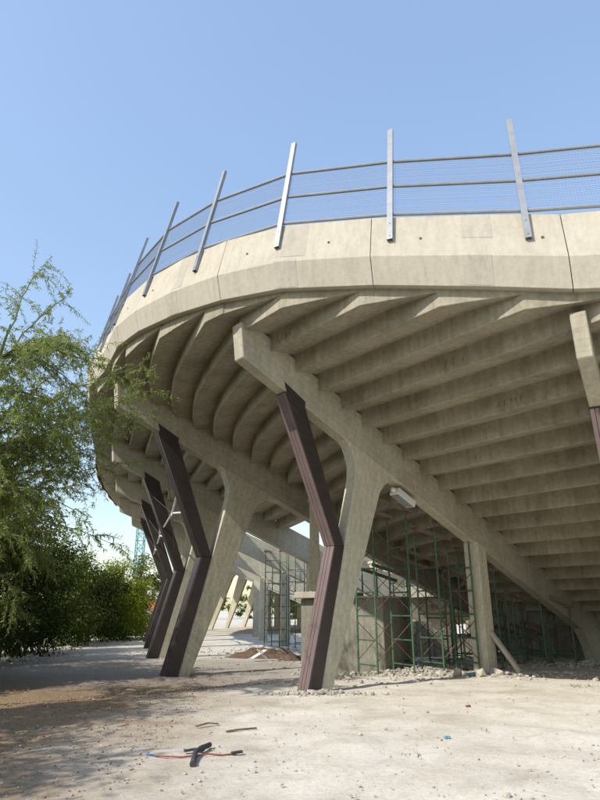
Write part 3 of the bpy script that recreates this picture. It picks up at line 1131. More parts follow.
# ------------------------------------------------------------------ rubble
def chunk_mesh(seed, r=1.0):
    rr = random.Random(seed)
    bm = bmesh.new()
    bmesh.ops.create_icosphere(bm, subdivisions=1, radius=r)
    for v in bm.verts:
        v.co *= rr.uniform(0.65, 1.15)
        v.co.z *= 0.62
        v.co.x *= 1.15
    for v in bm.verts:
        v.co = Vector([round(x * 2.6) / 2.6 * 0.6 + x * 0.4 for x in v.co])
    me = bpy.data.meshes.new('concrete_chunk')
    bmesh.ops.recalc_face_normals(bm, faces=bm.faces)
    bm.to_mesh(me)
    bm.free()
    me.materials.append(CON_RUB)
    return me
CH = [chunk_mesh(s) for s in range(8)]
CHA = []
for me in CH:
    v = np.array([x.co[:] for x in me.vertices]); f = np.array([p.vertices[:] for p in me.polygons])
    CHA.append((v, f))
def chunk(x, y, s, label, group, sink=0.3):
    o = bpy.data.objects.new('concrete_chunk', rnd.choice(CH))
    link(o)
    o.location = (x, y, ground_z(x, y) + s * (0.6 - sink) * 0.6)
    o.rotation_euler = (rnd.uniform(-.5, .5), rnd.uniform(-.5, .5), rnd.uniform(0, 6.28))
    o.scale = (s, s * rnd.uniform(0.7, 1.1), s * rnd.uniform(0.7, 1.1))
    tag(o, label, 'rubble', group)
L1 = 'pale broken concrete chunk heaped at the foot of the big elbow strut'
for _ in range(14):
    a = rnd.uniform(-2.6, 0.9)
    chunk(0.35 + rnd.gauss(0, 0.38), 13.52 + rnd.gauss(0, 0.12), rnd.uniform(0.05, 0.11), L1, 'chunks at the foot of the big strut')
L2 = 'pale broken concrete chunk heaped round the square inner column'
for _ in range(26):
    chunk(5.0 + rnd.gauss(0, 0.65), 17.35 + rnd.gauss(0, 0.25), 0.05 + 0.2 * rnd.random() ** 2, L2, 'chunks round the square inner column')
L3 = 'pale broken concrete chunk lying below the scaffold towers'
for _ in range(26):
    chunk(rnd.uniform(1.0, 4.6), 17.6 + rnd.gauss(0, 0.5), 0.04 + 0.13 * rnd.random() ** 2.5, L3, 'chunks below the scaffold towers')
L4 = 'pale broken concrete chunk piled by the low end of the raking beam'
for _ in range(24):
    chunk(8.6 + rnd.gauss(0, 0.7), 20.2 + rnd.gauss(0, 0.4), 0.05 + 0.2 * rnd.random() ** 2, L4, 'chunks by the low beam end')
L5 = 'grey stone lying along the foot of the dark hedge'
for _ in range(22):
    y = rnd.uniform(22, 40)
    chunk(-10.6 - (y - 22) * 0.16 + rnd.gauss(0, 0.4), y, rnd.uniform(0.08, 0.2), L5, 'stones along the hedge foot')
chunk(7.35, 15.7, 0.17, 'single white concrete lump on open ground beside the low weeds', None)
chunk(7.1, 15.9, 0.10, 'small white stone beside the single concrete lump near weeds', None)

def scatter(name, pts, mat, kind='stuff', label=None, cat=None):
    V, F, n = [], [], 0
    for (x, y, z, s, a, k) in pts:
        v, f = CHA[k]
        c_, s_ = math.cos(a), math.sin(a)
        vv = v * s
        q = np.stack([vv[:, 0] * c_ - vv[:, 1] * s_ + x, vv[:, 0] * s_ + vv[:, 1] * c_ + y, vv[:, 2] + z], 1)
        V.append(q); F.append(f + n); n += len(v)
    o = mesh_obj(name, np.concatenate(V), np.concatenate(F).tolist(), mat)
    o['kind'] = kind
    if label:
        o['label'] = label; o['category'] = cat
    return o
pts = []
for _ in range(3000):
    y = 4.2 + 14 * rnd.random() ** 1.4
    x = rnd.uniform(-0.55, 0.62) * y * 1.05
    s = 0.006 + 0.016 * rnd.random() ** 3
    if rnd.random() < 0.02:
        s *= 2
    pts.append((x, y, ground_z(x, y) + s * 0.1, s, rnd.uniform(0, 6.28), rnd.randrange(8)))
scatter('gravel', pts, CON_RUB, label='loose pale gravel scattered over the dusty ground', cat='gravel')
pts = []
for cx, cy, sx_, sy_, n in ((0.4, 13.5, 0.5, 0.15, 160), (5.1, 17.4, 0.9, 0.3, 300), (2.8, 17.8, 1.3, 0.5, 380), (8.6, 20.2, 1.0, 0.5, 240), (6.8, 17.2, 1.2, 0.5, 200), (1.0, 16.2, 1.5, 0.9, 150), (3.2, 20.2, 2.0, 1.0, 350), (4.5, 25.5, 2.5, 2.0, 900), (-1.5, 31, 3.0, 2.5, 500), (-10.8, 24, 0.5, 3.0, 300), (-12.5, 35, 0.8, 5.0, 300)):
    for _ in range(n):
        x, y = rnd.gauss(cx, sx_), rnd.gauss(cy, sy_)
        s = 0.018 + 0.06 * rnd.random() ** 2.5
        d2 = ((x - cx) / sx_) ** 2 + ((y - cy) / sy_) ** 2
        pts.append((x, y, ground_z(x, y) + 0.07 * math.exp(-d2) * rnd.random() + s * 0.1, s, rnd.uniform(0, 6.28), rnd.randrange(8)))
scatter('rubble', pts, CON_RUB, label='fine broken concrete rubble strewn round the columns and scaffolding', cat='rubble')

# broken concrete strip leaning by the inner column
pl = thing('fallen_beam', 'broken grey concrete strip leaning beside the square inner column', 'rubble', (5.55, 17.5, 0))
bm = bmesh.new()
add_rect_bar(bm, (0.25, -0.15, 0.05), (-0.28, 0.35, 1.05), 0.16, 0.10)
bevel(bm, 0.012)
bm_obj('strip', bm, CON_PATCH, pl)
bm = bmesh.new()
for q in range(3):
    add_bar(bm, (-0.27 + q * 0.03, 0.34, 1.03), (-0.33 + q * 0.06, 0.40 + q * 0.02, 1.20 + 0.05 * q), 0.006, 5)
bm_obj('rebar', bm, RUST, pl)

# ------------------------------------------------------------------ soil mound and folding chair
def mound(name, label, cx, cy, rx, ry, h, ang, mat, seed):
    V, F = [], []
    nr, na = 10, 36
    z0 = ground_z(cx, cy) - 0.03
    for i in range(nr + 1):
        f = i / nr
        for j in range(na):
            a = j / na * math.tau
            x, y = rx * f * math.cos(a), ry * f * math.sin(a)
            z = h * (1 - f * f) ** 1.3
            z *= 0.75 + 0.6 * noise.fractal(Vector((x * 2.2, y * 2.2, seed)), 1, 2, 4)
            X, Y = x * math.cos(ang) - y * math.sin(ang), x * math.sin(ang) + y * math.cos(ang)
            V.append((X, Y, max(-0.02, z)))
    for i in range(nr):
        for j in range(na):
            k = (j + 1) % na
            F.append((i * na + j, i * na + k, (i + 1) * na + k, (i + 1) * na + j))
    F.append(tuple(range(na))[::-1])
    o = mesh_obj(name, V, F, mat, smooth=False)
    o.location = (cx, cy, z0)
    return tag(o, label, 'soil')
mound('soil_mound', 'long low mound of dug brown soil beyond the overturned chair', -1.5, 28.2, 1.9, 0.8, 0.45, -0.15, SOIL, 2.2)
mound('soil_mound', 'small heap of brown earth close to the block hut', -0.25, 26.8, 0.8, 0.5, 0.32, 0.2, SOIL, 7.7)

ch = thing('folding_chair', 'overturned white folding chair lying before the soil mound', 'chair', (-1.62, 26.3, -0.30), None, 0.4)
ch.scale = (0.72, 0.72, 0.72)
def tubes(name, parent, segs, r, mat):
    bm = bmesh.new()
    for a, c in segs:
        add_bar(bm, a, c, r, 6)
    return bm_obj(name, bm, mat, parent)
for y in (-0.22, 0.22):
    tubes('leg', ch, [((-0.62, y, 0.03), (0.34, y, 0.52))], 0.03, WHITE)
    tubes('leg', ch, [((-0.10, y * 0.86, 0.56), (0.42, y * 0.86, 0.03))], 0.03, WHITE)
bm = bmesh.new(); add_rect_bar(bm, (-0.42, 0, 0.10), (0.05, 0, 0.36), 0.42, 0.03); bevel(bm, 0.01); bm_obj('seat', bm, WHITE, ch)
bm = bmesh.new(); add_rect_bar(bm, (0.16, 0, 0.45), (0.33, 0, 0.54), 0.44, 0.03); bevel(bm, 0.01); bm_obj('backrest', bm, WHITE, ch)

# ------------------------------------------------------------------ litter in the foreground
def curve_tube(name, pts_, r, mat, parent=None, n=8, taper=1.0):
    bm = bmesh.new()
    P_ = [Vector(p) for p in pts_]
    rings = []
    for i, p in enumerate(P_):
        d = (P_[min(i + 1, len(P_) - 1)] - P_[max(0, i - 1)]).normalized()
        x = d.orthogonal().normalized() if abs(d.z) > 0.95 else Vector((0, 0, 1)).cross(d).normalized()
        y = d.cross(x)
        rr = r * (1 + (taper - 1) * i / max(1, len(P_) - 1))
        rings.append([bm.verts.new(p + (x * math.cos(q / n * math.tau) + y * math.sin(q / n * math.tau)) * rr) for q in range(n)])
    for a, c in zip(rings[:-1], rings[1:]):
        for q in range(n):
            bm.faces.new((a[q], a[(q + 1) % n], c[(q + 1) % n], c[q]))
    bm.faces.new(rings[0][::-1]); bm.faces.new(rings[-1])
    return bm_obj(name, bm, mat, parent, smooth=True)
def gp(pts_, dz):
    return [(x, y, ground_z(x, y) + dz + e) for x, y, e in pts_]
hose = thing('black_hose', 'short bent length of black corrugated hose lying across the red cable', 'hose', (0, 0, 0))
curve_tube('tube', gp([(-1.17, 7.50, 0.02), (-1.19, 7.70, 0.03), (-1.21, 7.92, 0.045), (-1.18, 8.14, 0.045), (-1.13, 8.32, 0.035), (-1.12, 8.46, 0.02)], 0.005), 0.030, BLACK, hose, 10)
for q in range(14):
    f = q / 13
    px_, py_ = -1.18 + (0.0 if f < 0.6 else (f - 0.6) * 0.22), 7.6 + f * 0.62
bm = bmesh.new(); add_bar(bm, gp([(-1.168, 7.50, 0.02)], 0.005)[0], gp([(-1.165, 7.47, 0.018)], 0.005)[0], 0.034, 10); bm_obj('collar', bm, BLACK, hose)
cab = thing('red_cable', 'thin red cable with a blue end lying on the dusty ground', 'cable', (0, 0, 0))
curve_tube('sheath', gp([(-1.66, 7.93, 0), (-1.52, 7.86, 0.01), (-1.36, 7.87, 0), (-1.2, 7.90, 0.012), (-1.05, 7.98, 0.01), (-0.9, 7.97, 0.0), (-0.74, 8.03, 0.005)], 0.010), 0.009, REDC, cab)
curve_tube('blue_end', gp([(-1.66, 7.93, 0.0), (-1.72, 7.98, 0.0), (-1.79, 7.97, 0.01)], 0.010), 0.010, BLUEC, cab)
def scrap(name, label, cat, pts_, w_, h_, mat):
    o = thing(name, label, cat, (pts_[0][0], pts_[0][1], ground_z(pts_[0][0], pts_[0][1])))
    bm = bmesh.new()
    for a, c in zip(pts_[:-1], pts_[1:]):
        add_rect_bar(bm, (a[0] - pts_[0][0], a[1] - pts_[0][1], a[2]), (c[0] - pts_[0][0], c[1] - pts_[0][1], c[2]), w_, h_)
    bevel(bm, 0.003)
    bm_obj('piece', bm, mat, o)
scrap('rubber_scrap', 'flat black rubber scrap just behind the bent hose', 'scrap', [(-1.38, 8.14, 0.02), (-1.24, 8.2, 0.03), (-1.15, 8.16, 0.02)], 0.06, 0.02, BLACK)
scrap('rubber_scrap', 'small black rubber scrap at the right end of the red cable', 'scrap', [(-0.80, 8.0, 0.025), (-0.68, 8.06, 0.03)], 0.05, 0.025, BLACK)
scrap('dry_stick', 'brown dry stick lying behind the red cable', 'stick', [(-1.02, 9.35, 0.02), (-0.85, 9.45, 0.03), (-0.62, 9.62, 0.02)], 0.03, 0.018, DRY)
scrap('dry_stick', 'curled brown bark strip behind the bent hose', 'stick', [(-1.5, 9.75, 0.02), (-1.35, 9.9, 0.04), (-1.2, 9.95, 0.02)], 0.05, 0.015, DRY)
scrap('wood_scrap', 'small brown wooden scrap alone on the open pale ground', 'scrap', [(2.9, 11.7, 0.015), (2.98, 11.73, 0.02)], 0.05, 0.03, DRY)
scrap('blue_litter', 'small crumpled cyan plastic scrap alone on the pale ground', 'litter', [(1.91, 8.98, 0.012), (1.95, 9.01, 0.022), (1.985, 8.99, 0.01)], 0.04, 0.018, CYANC)
scrap('blue_litter', 'blue plastic litter among the rubble by the square inner column', 'litter', [(4.35, 16.95, 0.03), (4.5, 17.0, 0.05), (4.62, 16.98, 0.02)], 0.10, 0.04, CYANC)
# ------------------------------------------------------------------ leaves
def leaf_mesh(name, pos, dirs, length, width, mat, parent, droop=0.0):
    n = len(pos)
    d = dirs / np.maximum(1e-6, np.linalg.norm(dirs, axis=1, keepdims=True))
    r = rng.normal(size=(n, 3))
    s = np.cross(d, r)
    s /= np.maximum(1e-6, np.linalg.norm(s, axis=1, keepdims=True))
    L = (length * rng.uniform(0.6, 1.25, n))[:, None]
    W = (width * rng.uniform(0.7, 1.25, n))[:, None]
    v = np.empty((n, 4, 3))
    v[:, 0] = pos
    v[:, 1] = pos + d * L * 0.45 + s * W * 0.5
    v[:, 2] = pos + d * L
    v[:, 2, 2] -= droop * L[:, 0]
    v[:, 3] = pos + d * L * 0.45 - s * W * 0.5
    me = bpy.data.meshes.new(name)
    me.vertices.add(n * 4)
    me.vertices.foreach_set('co', v.reshape(-1))
    me.loops.add(n * 4)
    me.loops.foreach_set('vertex_index', np.arange(n * 4, dtype=np.int32))
    me.polygons.add(n)
    me.polygons.foreach_set('loop_start', np.arange(0, n * 4, 4, dtype=np.int32))
    me.polygons.foreach_set('loop_total', np.full(n, 4, dtype=np.int32))
    me.update(calc_edges=True)
    me.materials.append(mat)
    o = bpy.data.objects.new(name, me)
    return link(o, parent)

def tube_net(name, polylines, mat, parent, n=5):
    V, F = [], []
    for pts_, r0, r1 in polylines:
        base = len(V)
        for i, p in enumerate(pts_):
            d = (pts_[min(i + 1, len(pts_) - 1)] - pts_[max(0, i - 1)])
            d = d / (np.linalg.norm(d) + 1e-9)
            x = np.cross(d, [0.3, 0.9, 0.31]); x /= np.linalg.norm(x) + 1e-9
            y = np.cross(d, x)
            r = r0 + (r1 - r0) * i / max(1, len(pts_) - 1)
            for q in range(n):
                a = q / n * math.tau
                V.append(p + (x * math.cos(a) + y * math.sin(a)) * r)
        for i in range(len(pts_) - 1):
            for q in range(n):
                k = (q + 1) % n
                F.append((base + i * n + q, base + i * n + k, base + (i + 1) * n + k, base + (i + 1) * n + q))
    return mesh_obj(name, V, F, mat, parent, smooth=True)

def arch(p0, d0, L, droop, n=9, wob=0.06):
    pts_ = [np.array(p0, float)]
    d = np.array(d0, float); d /= np.linalg.norm(d)
    for i in range(n):
        d = d + np.array([0, 0, -droop]) + rng.normal(0, wob, 3)
        d /= np.linalg.norm(d)
        pts_.append(pts_[-1] + d * L / n)
    return pts_

def feathery_tree(label, loc, h, nbr, spread, bias=(0, 0), leaves=26, targets=(), seed=1, zmin=0.25):
    """fine-leaved arching tree: trunk, limbs, whippy twigs and narrow leaflets"""
    global rng
    rng = np.random.default_rng(seed)
    t_ = thing('feathery_tree', label, 'tree', loc, 'fine-leaved trees along the lane')
    trunk = arch((0, 0, -0.1), (0.05, 0.0, 1), h * 0.85, 0.0, 10, 0.06)
    limbs = [(trunk, 0.13, 0.02)]
    twigs = []
    LP, LD = [], []
    ends = []
    for q in range(nbr):
        f = rng.uniform(zmin, 0.98)
        p = trunk[int(f * 10)]
        a = rng.uniform(0, math.tau)
        dx, dy = math.cos(a) + bias[0], math.sin(a) + bias[1]
        L = spread * rng.uniform(0.55, 1.1) * (1.15 - 0.5 * f)
        br = arch(p, (dx, dy, rng.uniform(0.5, 1.6)), L, 0.13, 9, 0.08)
        ends.append(br)
    for tg in targets:
        p = trunk[int(tg[3] * 10)]
        e = np.array(tg[:3]) - np.array(loc)
        mid = (p + e) / 2 + np.array([0, 0, 0.16 * np.linalg.norm(e - p)])
        br = [(1 - s) ** 2 * p + 2 * s * (1 - s) * mid + s * s * e + rng.normal(0, 0.03, 3) for s in np.linspace(0, 1, 11)]
        ends.append(br)
    for br in ends:
        limbs.append((br, 0.028, 0.006))
        for i in range(2, len(br)):
            for _ in range(3):
                d = br[i] - br[i - 1]
                d = d / np.linalg.norm(d) + rng.normal(0, 0.65, 3)
                tw = arch(br[i], d, rng.uniform(0.35, 0.95), 0.16, 5, 0.10)
                twigs.append((tw, 0.006, 0.003))
                for _l in range(leaves):
                    k = rng.integers(0, 5)
                    s = rng.random()
                    pos = tw[k] * (1 - s) + tw[k + 1] * s
                    LP.append(pos)
                    LD.append((tw[k + 1] - tw[k]) * 4 + rng.normal(0, 0.75, 3) + np.array([0, 0, -0.15]))
    tube_net('trunk', limbs, STEM, t_, 6)
    tube_net('twigs', twigs, STEM, t_, 3)
    LP, LD = np.array(LP), np.array(LD)
    leaf_mesh('crown', LP, LD, 0.115, 0.021, LEAF_F, t_, 0.2)
    return t_

def bushy_tree(name, label, cat, loc, blobs, nleaf, size, mat, group=None, trunk_h=1.5, seed=1, hang=0.3, fill=0.35):
    """blobs: (dx,dy,dz,rx,ry,rz); leaves gathered into clumps through the volume"""
    global rng
    rng = np.random.default_rng(seed)
    t_ = thing(name, label, cat, loc, group)
    vol = np.array([b[3] * b[4] * b[5] for b in blobs]) ** 0.67
    cnt = (nleaf * vol / vol.sum()).astype(int)
    LP, LD = [], []
    lim = [(arch((0, 0, -0.1), (0.03, 0, 1), trunk_h + 1.0, 0, 6, 0.07), 0.12, 0.06)]
    top = lim[0][0][-1]
    for b_, n in zip(blobs, cnt):
        c = np.array(b_[:3]); R = np.array(b_[3:])
        nc = max(6, n // 55)
        u = rng.normal(size=(nc, 3)); u /= np.linalg.norm(u, axis=1, keepdims=True)
        rad = (fill + (1 - fill) * rng.random(nc) ** 0.5) * rng.uniform(0.8, 1.22, nc)
        cc = c + u * rad[:, None] * R
        cc[:, 2] = np.maximum(cc[:, 2], 0.15)
        for ctr, uu in zip(cc, u):
            m_ = max(4, int(n / nc * rng.uniform(0.5, 1.5)))
            sp_ = rng.uniform(0.16, 0.42)
            g_ = rng.normal(0, sp_, (m_, 3)) * np.array([1, 1, 0.75])
            LP.append(ctr + g_)
            LD.append(g_ * 1.2 + uu * 0.4 + rng.normal(0, 0.4, (m_, 3)) + np.array([0, 0, -hang]))
        for ctr in cc[:14]:
            mid = (top + ctr) / 2 + np.array([0, 0, 0.2])
            lim.append(([(1 - s) ** 2 * top + 2 * s * (1 - s) * mid + s * s * ctr for s in np.linspace(0, 1, 6)], 0.04, 0.010))
    tube_net('trunk', lim, BARK, t_, 6)
    leaf_mesh('crown', np.concatenate(LP), np.concatenate(LD), size, size * 0.42, mat, t_, 0.15)
    return t_

feathery_tree('tall feathery olive-green tree leaning over the lane in front of the stand', (-8.1, 13.6, -0.2), 9.7, 52, 3.8, (0.45, 0.1), 32,
              targets=[(-6.1, 15.0, 6.6, 0.5), (-5.9, 15.3, 7.3, 0.55), (-6.3, 14.5, 9.7, 0.8), (-6.9, 14.0, 10.2, 0.9), (-5.5, 15.3, 5.4, 0.45), (-3.75, 14.6, 7.0, 0.55), (-4.0, 14.8, 6.4, 0.5), (-4.1, 14.3, 7.5, 0.6), (-4.4, 14.6, 5.9, 0.5), (-4.9, 14.6, 5.5, 0.45), (-5.2, 14.4, 6.4, 0.5), (-4.6, 14.6, 5.0, 0.45), (-5.6, 15.0, 6.0, 0.5), (-6.0, 14.6, 5.2, 0.5), (-5.9, 14.4, 7.6, 0.65), (-6.4, 14.8, 8.6, 0.8), (-5.5, 15.2, 4.6, 0.4), (-4.3, 14.5, 6.6, 0.5), (-4.0, 14.2, 6.9, 0.55)], seed=3, zmin=0.45)
feathery_tree('feathery olive-green tree with arching wands between the tall one and the dark thicket', (-10.2, 17.8, -0.25), 8.4, 56, 3.8, (0.25, 0.0), 36,
              targets=[(-6.8, 17.2, 5.6, 0.5), (-6.9, 17.0, 6.4, 0.6), (-7.2, 17.4, 4.6, 0.4), (-7.4, 17.8, 3.8, 0.4)], seed=5)
for q, (x, y, lab) in enumerate(((-10.7, -1.6, 'dense leafy tree at the near end of the lane'), (-10.6, 2.2, 'dense leafy tree shading the start of the littered lane'), (-10.8, 6.6, 'dense leafy tree just before the feathery trees'), (-13.0, 16.0, 'dense leafy tree between the feathery trees and the thicket'))):
    bushy_tree('lane_tree', lab, 'tree', (x, y, 0), [(0, 0, 4.6, 2.5, 2.6, 3.0), (0.3, 0.3, 7.0, 1.7, 1.7, 1.3), (2.3, 0, 1.5, 1.9, 2.4, 1.7), (1.5, 0.8, 3.2, 1.8, 2.2, 1.8)], 26000, 0.2, LEAF_M, 'leafy trees shading the lane', 2.0, 50 + q)

bushy_tree('shade_tree', 'dense dark broadleaf tree filling the thicket beside the feathery trees', 'tree', (-13.6, 24.5, -0.32),
           [(0, 0, 3.0, 2.4, 2.4, 2.8), (1.0, 0.4, 5.2, 1.9, 1.9, 1.8), (0.9, -0.8, 1.3, 2.2, 2.0, 1.4), (-1.2, 0.2, 5.6, 1.8, 1.8, 1.6)], 26000, 0.19, LEAF_D, 'dark trees of the thicket', 2.0, 11)
bushy_tree('shade_tree', 'dark bushy tree in the thicket, next along from the densest one', 'tree', (-14.0, 30.0, -0.32),
           [(0, 0, 2.6, 2.4, 2.6, 2.6), (0.8, 0.4, 4.8, 2.0, 2.0, 1.7), (1.6, -0.4, 1.2, 1.6, 2.2, 1.2)], 20000, 0.20, LEAF_D, 'dark trees of the thicket', 2.0, 12)
bushy_tree('shade_tree', 'mid green tree at the end of the dark thicket', 'tree', (-14.6, 36.5, -0.32),
           [(0, 0, 2.4, 2.2, 2.6, 2.3), (0.6, 0.4, 4.2, 1.8, 2.0, 1.4), (1.2, 0.4, 1.2, 1.5, 2.0, 1.1)], 15000, 0.20, LEAF_M, 'dark trees of the thicket', 2.0, 13)
bushy_tree('shade_tree', 'dark tree with hanging leaves behind the feathery trees', 'tree', (-13.2, 19.5, -0.3),
           [(0, 0, 3.0, 2.2, 2.2, 2.6), (0.5, 0.3, 5.6, 2.0, 2.0, 1.8), (1.2, 0.6, 1.3, 2.0, 1.8, 1.3)], 20000, 0.19, LEAF_D, 'dark trees of the thicket', 2.0, 14)
bushy_tree('shade_tree', 'low dark tree joining the thicket to the sunlit bushes', 'tree', (-14.3, 41.6, -0.32),
           [(0, 0, 1.9, 2.2, 2.6, 1.9), (0.6, 1.4, 3.3, 1.6, 1.8, 1.3), (1.3, -0.4, 1.0, 1.4, 2.4, 1.0), (-1.0, 0.6, 4.2, 1.6, 1.8, 1.3)], 15000, 0.2, LEAF_D, 'dark trees of the thicket', 1.5, 18)
bushy_tree('bright_bush', 'yellow-green sunlit bush at the far end of the lane', 'bush', (-13.4, 45.5, -0.32),
           [(0, 0, 1.8, 1.7, 2.4, 1.6), (-0.9, 0.5, 3.9, 1.1, 1.4, 1.0), (0.9, 0.8, 2.9, 0.9, 1.3, 0.9), (1.0, -0.6, 0.9, 1.4, 1.8, 0.9), (0.2, 0.3, 4.5, 0.6, 0.7, 0.7)], 13000, 0.21, LEAF_Y, 'sunlit bushes far along the lane', 1.2, 15)
bushy_tree('bright_bush', 'second yellow-green bush, behind the big sunlit one', 'bush', (-15.0, 52.5, -0.32),
           [(0, 0, 2.0, 2.0, 2.4, 2.0), (1.2, 0.3, 3.0, 1.4, 1.6, 1.2), (1.8, 0.0, 1.0, 1.0, 1.6, 1.0)], 11000, 0.24, LEAF_Y, 'sunlit bushes far along the lane', 1.2, 16)
bushy_tree('young_tree', 'thin young green tree rising past the sunlit bushes', 'tree', (-15.3, 62.0, -0.32),
           [(0, 0, 5.4, 1.5, 1.5, 1.2), (0.6, 0.2, 4.4, 1.3, 1.3, 0.9), (-0.6, 0, 6.2, 1.0, 1.0, 0.8)], 2600, 0.26, LEAF_M, None, 4.0, 17, fill=0.6)
for q, (x, y, hh, lab) in enumerate(((8, 84, 5, 'round far green tree standing alone beyond the cleared bays'), (16, 96, 6, 'far dark green tree before the beige block'), (30, 100, 7, 'far broad tree right of the beige block'), (-2, 110, 6, 'far low tree beyond the open field'))):
    bushy_tree('far_tree', lab, 'tree', (x, y, -0.32), [(0, 0, hh * 0.6, 2.4, 2.4, hh * 0.38), (1, 0, hh * 0.45, 2, 2, hh * 0.3)], 3500, 0.42, LEAF_M, 'trees beyond the stadium', 1.5, 30 + q)

for q in range(16):
    x = -62 + q * 8.3 + rnd.uniform(-2, 2)
    hh = rnd.uniform(5.5, 8.5)
    bushy_tree('far_tree', 'distant green tree in the row closing off the horizon', 'tree', (x, 150 + rnd.uniform(-5, 6), -0.32), [(0, 0, hh * 0.55, 4.2, 2.6, hh * 0.42), (2.2, 0, hh * 0.42, 3, 2, hh * 0.34), (-2.4, 0, hh * 0.40, 3, 2, hh * 0.33)], 1700, 0.75, LEAF_M, 'distant trees closing off the horizon', 1.5, 60 + q)

# palm leaf clump in the dark thicket
pal = thing('palm', 'dark fan palm fronds poking out of the thicket under the feathery tree', 'palm', (-9.3, 18.6, -0.3))
limbs = [(arch((0, 0, 0), (0.1, 0, 1), 4.2, 0, 8, 0.03), 0.10, 0.08)]
LPp, LDp = [], []
tp = limbs[0][0][-1]
for q in range(16):
    a = q * 2.4
    fr = arch(tp, (math.cos(a), math.sin(a), 0.9 - 0.09 * q), 1.5, 0.18, 8, 0.02)
    limbs.append((fr, 0.018, 0.006))
    for i in range(2, 9):
        dd = fr[i] - fr[i - 1]; dd = dd / np.linalg.norm(dd)
        sd_ = np.cross(dd, [0, 0, 1]); sd_ /= np.linalg.norm(sd_) + 1e-6
        for e in range(4):
            for s in (-1, 1):
                LPp.append(fr[i - 1] + (fr[i] - fr[i - 1]) * e / 4); LDp.append(dd * 0.6 + sd_ * s + np.array([0, 0, -0.35]))
tube_net('trunk', limbs, BARK, pal, 6)
leaf_mesh('fronds', np.array(LPp), np.array(LDp), 0.55, 0.05, LEAF_D, pal, 0.2)

# leaf litter and weeds
n = 2800
x = -1.7 - np.abs(rng.normal(0, 2.6, n)); y = rng.uniform(4.5, 24, n)
zz = np.array([ground_z(a, c) for a, c in zip(x, y)]) + 0.012 + 0.02 * rng.random(n)
lit = leaf_mesh('leaf_litter', np.stack([x, y, zz], 1), np.stack([rng.normal(size=n), rng.normal(size=n), rng.normal(0, 0.12, n)], 1), 0.045, 0.018, DRY, None)
lit['kind'] = 'stuff'; lit['label'] = 'brown dry leaves littering the shaded lane'; lit['category'] = 'leaf litter'
LPp, LDp = [], []
for cx, cy, n_, s_ in ((6.3, 14.6, 34, 0.16), (6.9, 14.3, 26, 0.14), (1.3, 7.9, 7, 0.06), (-2.6, 12.9, 26, 0.2), (2.6, 9.4, 6, 0.05), (6.9, 17.6, 26, 0.2)):
    for _ in range(n_):
        xx, yy = rng.normal(cx, s_), rng.normal(cy, s_)
        LPp.append((xx, yy, ground_z(xx, yy))); LDp.append((rng.normal(0, 0.6), rng.normal(0, 0.6), 0.9))
wd = leaf_mesh('weeds', np.array(LPp), np.array(LDp), 0.085, 0.012, LEAF_M, None, 0.2)
wd['kind'] = 'stuff'; wd['label'] = 'sparse green weeds sprouting from the dusty ground'; wd['category'] = 'weeds'

# ------------------------------------------------------------------ beyond the site
cr = thing('tower_crane', 'teal lattice tower crane mast far behind the bushes', 'crane', (-41.5, 160, -0.32))
def lattice(bm, w_, z0, z1, step):
    h_ = w_ / 2
    cs = [(-h_, -h_), (h_, -h_), (h_, h_), (-h_, h_)]
    for cx, cy in cs:
        add_bar(bm, (cx, cy, z0), (cx, cy, z1), 0.13, 5)
    z = z0
    k = 0
    while z < z1 - 0.01:
        for a in range(4):
            p, q = cs[a], cs[(a + 1) % 4]
            if k % 2:
                p, q = q, p
            add_bar(bm, (*p, z), (*q, z + step), 0.09, 4)
            add_bar(bm, (*p, z), (*q, z), 0.07, 4)
        z += step
        k += 1
bm = bmesh.new(); lattice(bm, 1.9, 0, 27, 1.9); bm_obj('mast', bm, TEAL, cr)
bm = bmesh.new(); add_box(bm, Vector((0, 0, 27.5)), (2.4, 2.4, 1.0)); bevel(bm, 0.1); bm_obj('slewing_ring', bm, TEAL, cr)
bm = bmesh.new()
for cx, cz in ((-0.6, 28.2), (0.6, 28.2), (0, 29.2)):
    add_bar(bm, (cx, -8, cz), (cx, 30, cz), 0.1, 5)
for q in range(26):
    y0 = -8 + q * 1.46
    add_bar(bm, (-0.6, y0, 28.2), (0, y0 + 0.73, 29.2), 0.06, 4); add_bar(bm, (0.6, y0, 28.2), (0, y0 + 0.73, 29.2), 0.06, 4); add_bar(bm, (0, y0 + 0.73, 29.2), (0.6, y0 + 1.46, 28.2), 0.06, 4)
bm_obj('jib', bm, TEAL, cr)

def house(name, label, loc, sx_, sy_, h, wall, rows, cols, roof=None, ry=0.0):
    t_ = thing(name, label, 'building', loc, None, ry)
    bm = bmesh.new(); add_box(bm, Vector((0, 0, h / 2)), (sx_, sy_, h)); bevel(bm, 0.05); bm_obj('wall', bm, wall, t_)
    wme = None
    for r_ in range(rows):
        for c_ in range(cols):
            cx = -sx_ / 2 + sx_ * (c_ + 0.5) / cols
            cz = h * (r_ + 0.55) / rows
            bm = bmesh.new(); add_box(bm, Vector((cx, -sy_ / 2, cz)), (sx_ / cols * 0.42, 0.12, h / rows * 0.45)); wo_ = bm_obj('window', bm, BLDG, t_)
            bm = bmesh.new(); add_box(bm, Vector((cx, -sy_ / 2 - 0.05, cz)), (sx_ / cols * 0.34, 0.10, h / rows * 0.37)); bm_obj('pane', bm, GLASS, wo_)
    bm = bmesh.new()
    if roof:
        prism(bm, [(-sx_ / 2 - 0.4, h), (0, h + 1.6), (sx_ / 2 + 0.4, h)], -sy_ / 2 - 0.3, sy_ / 2 + 0.3)
        bm_obj('roof', bm, roof, t_)
    else:
        add_box(bm, Vector((0, 0, h + 0.2)), (sx_ + 0.3, sy_ + 0.3, 0.4)); bm_obj('roof', bm, wall, t_)
    return t_
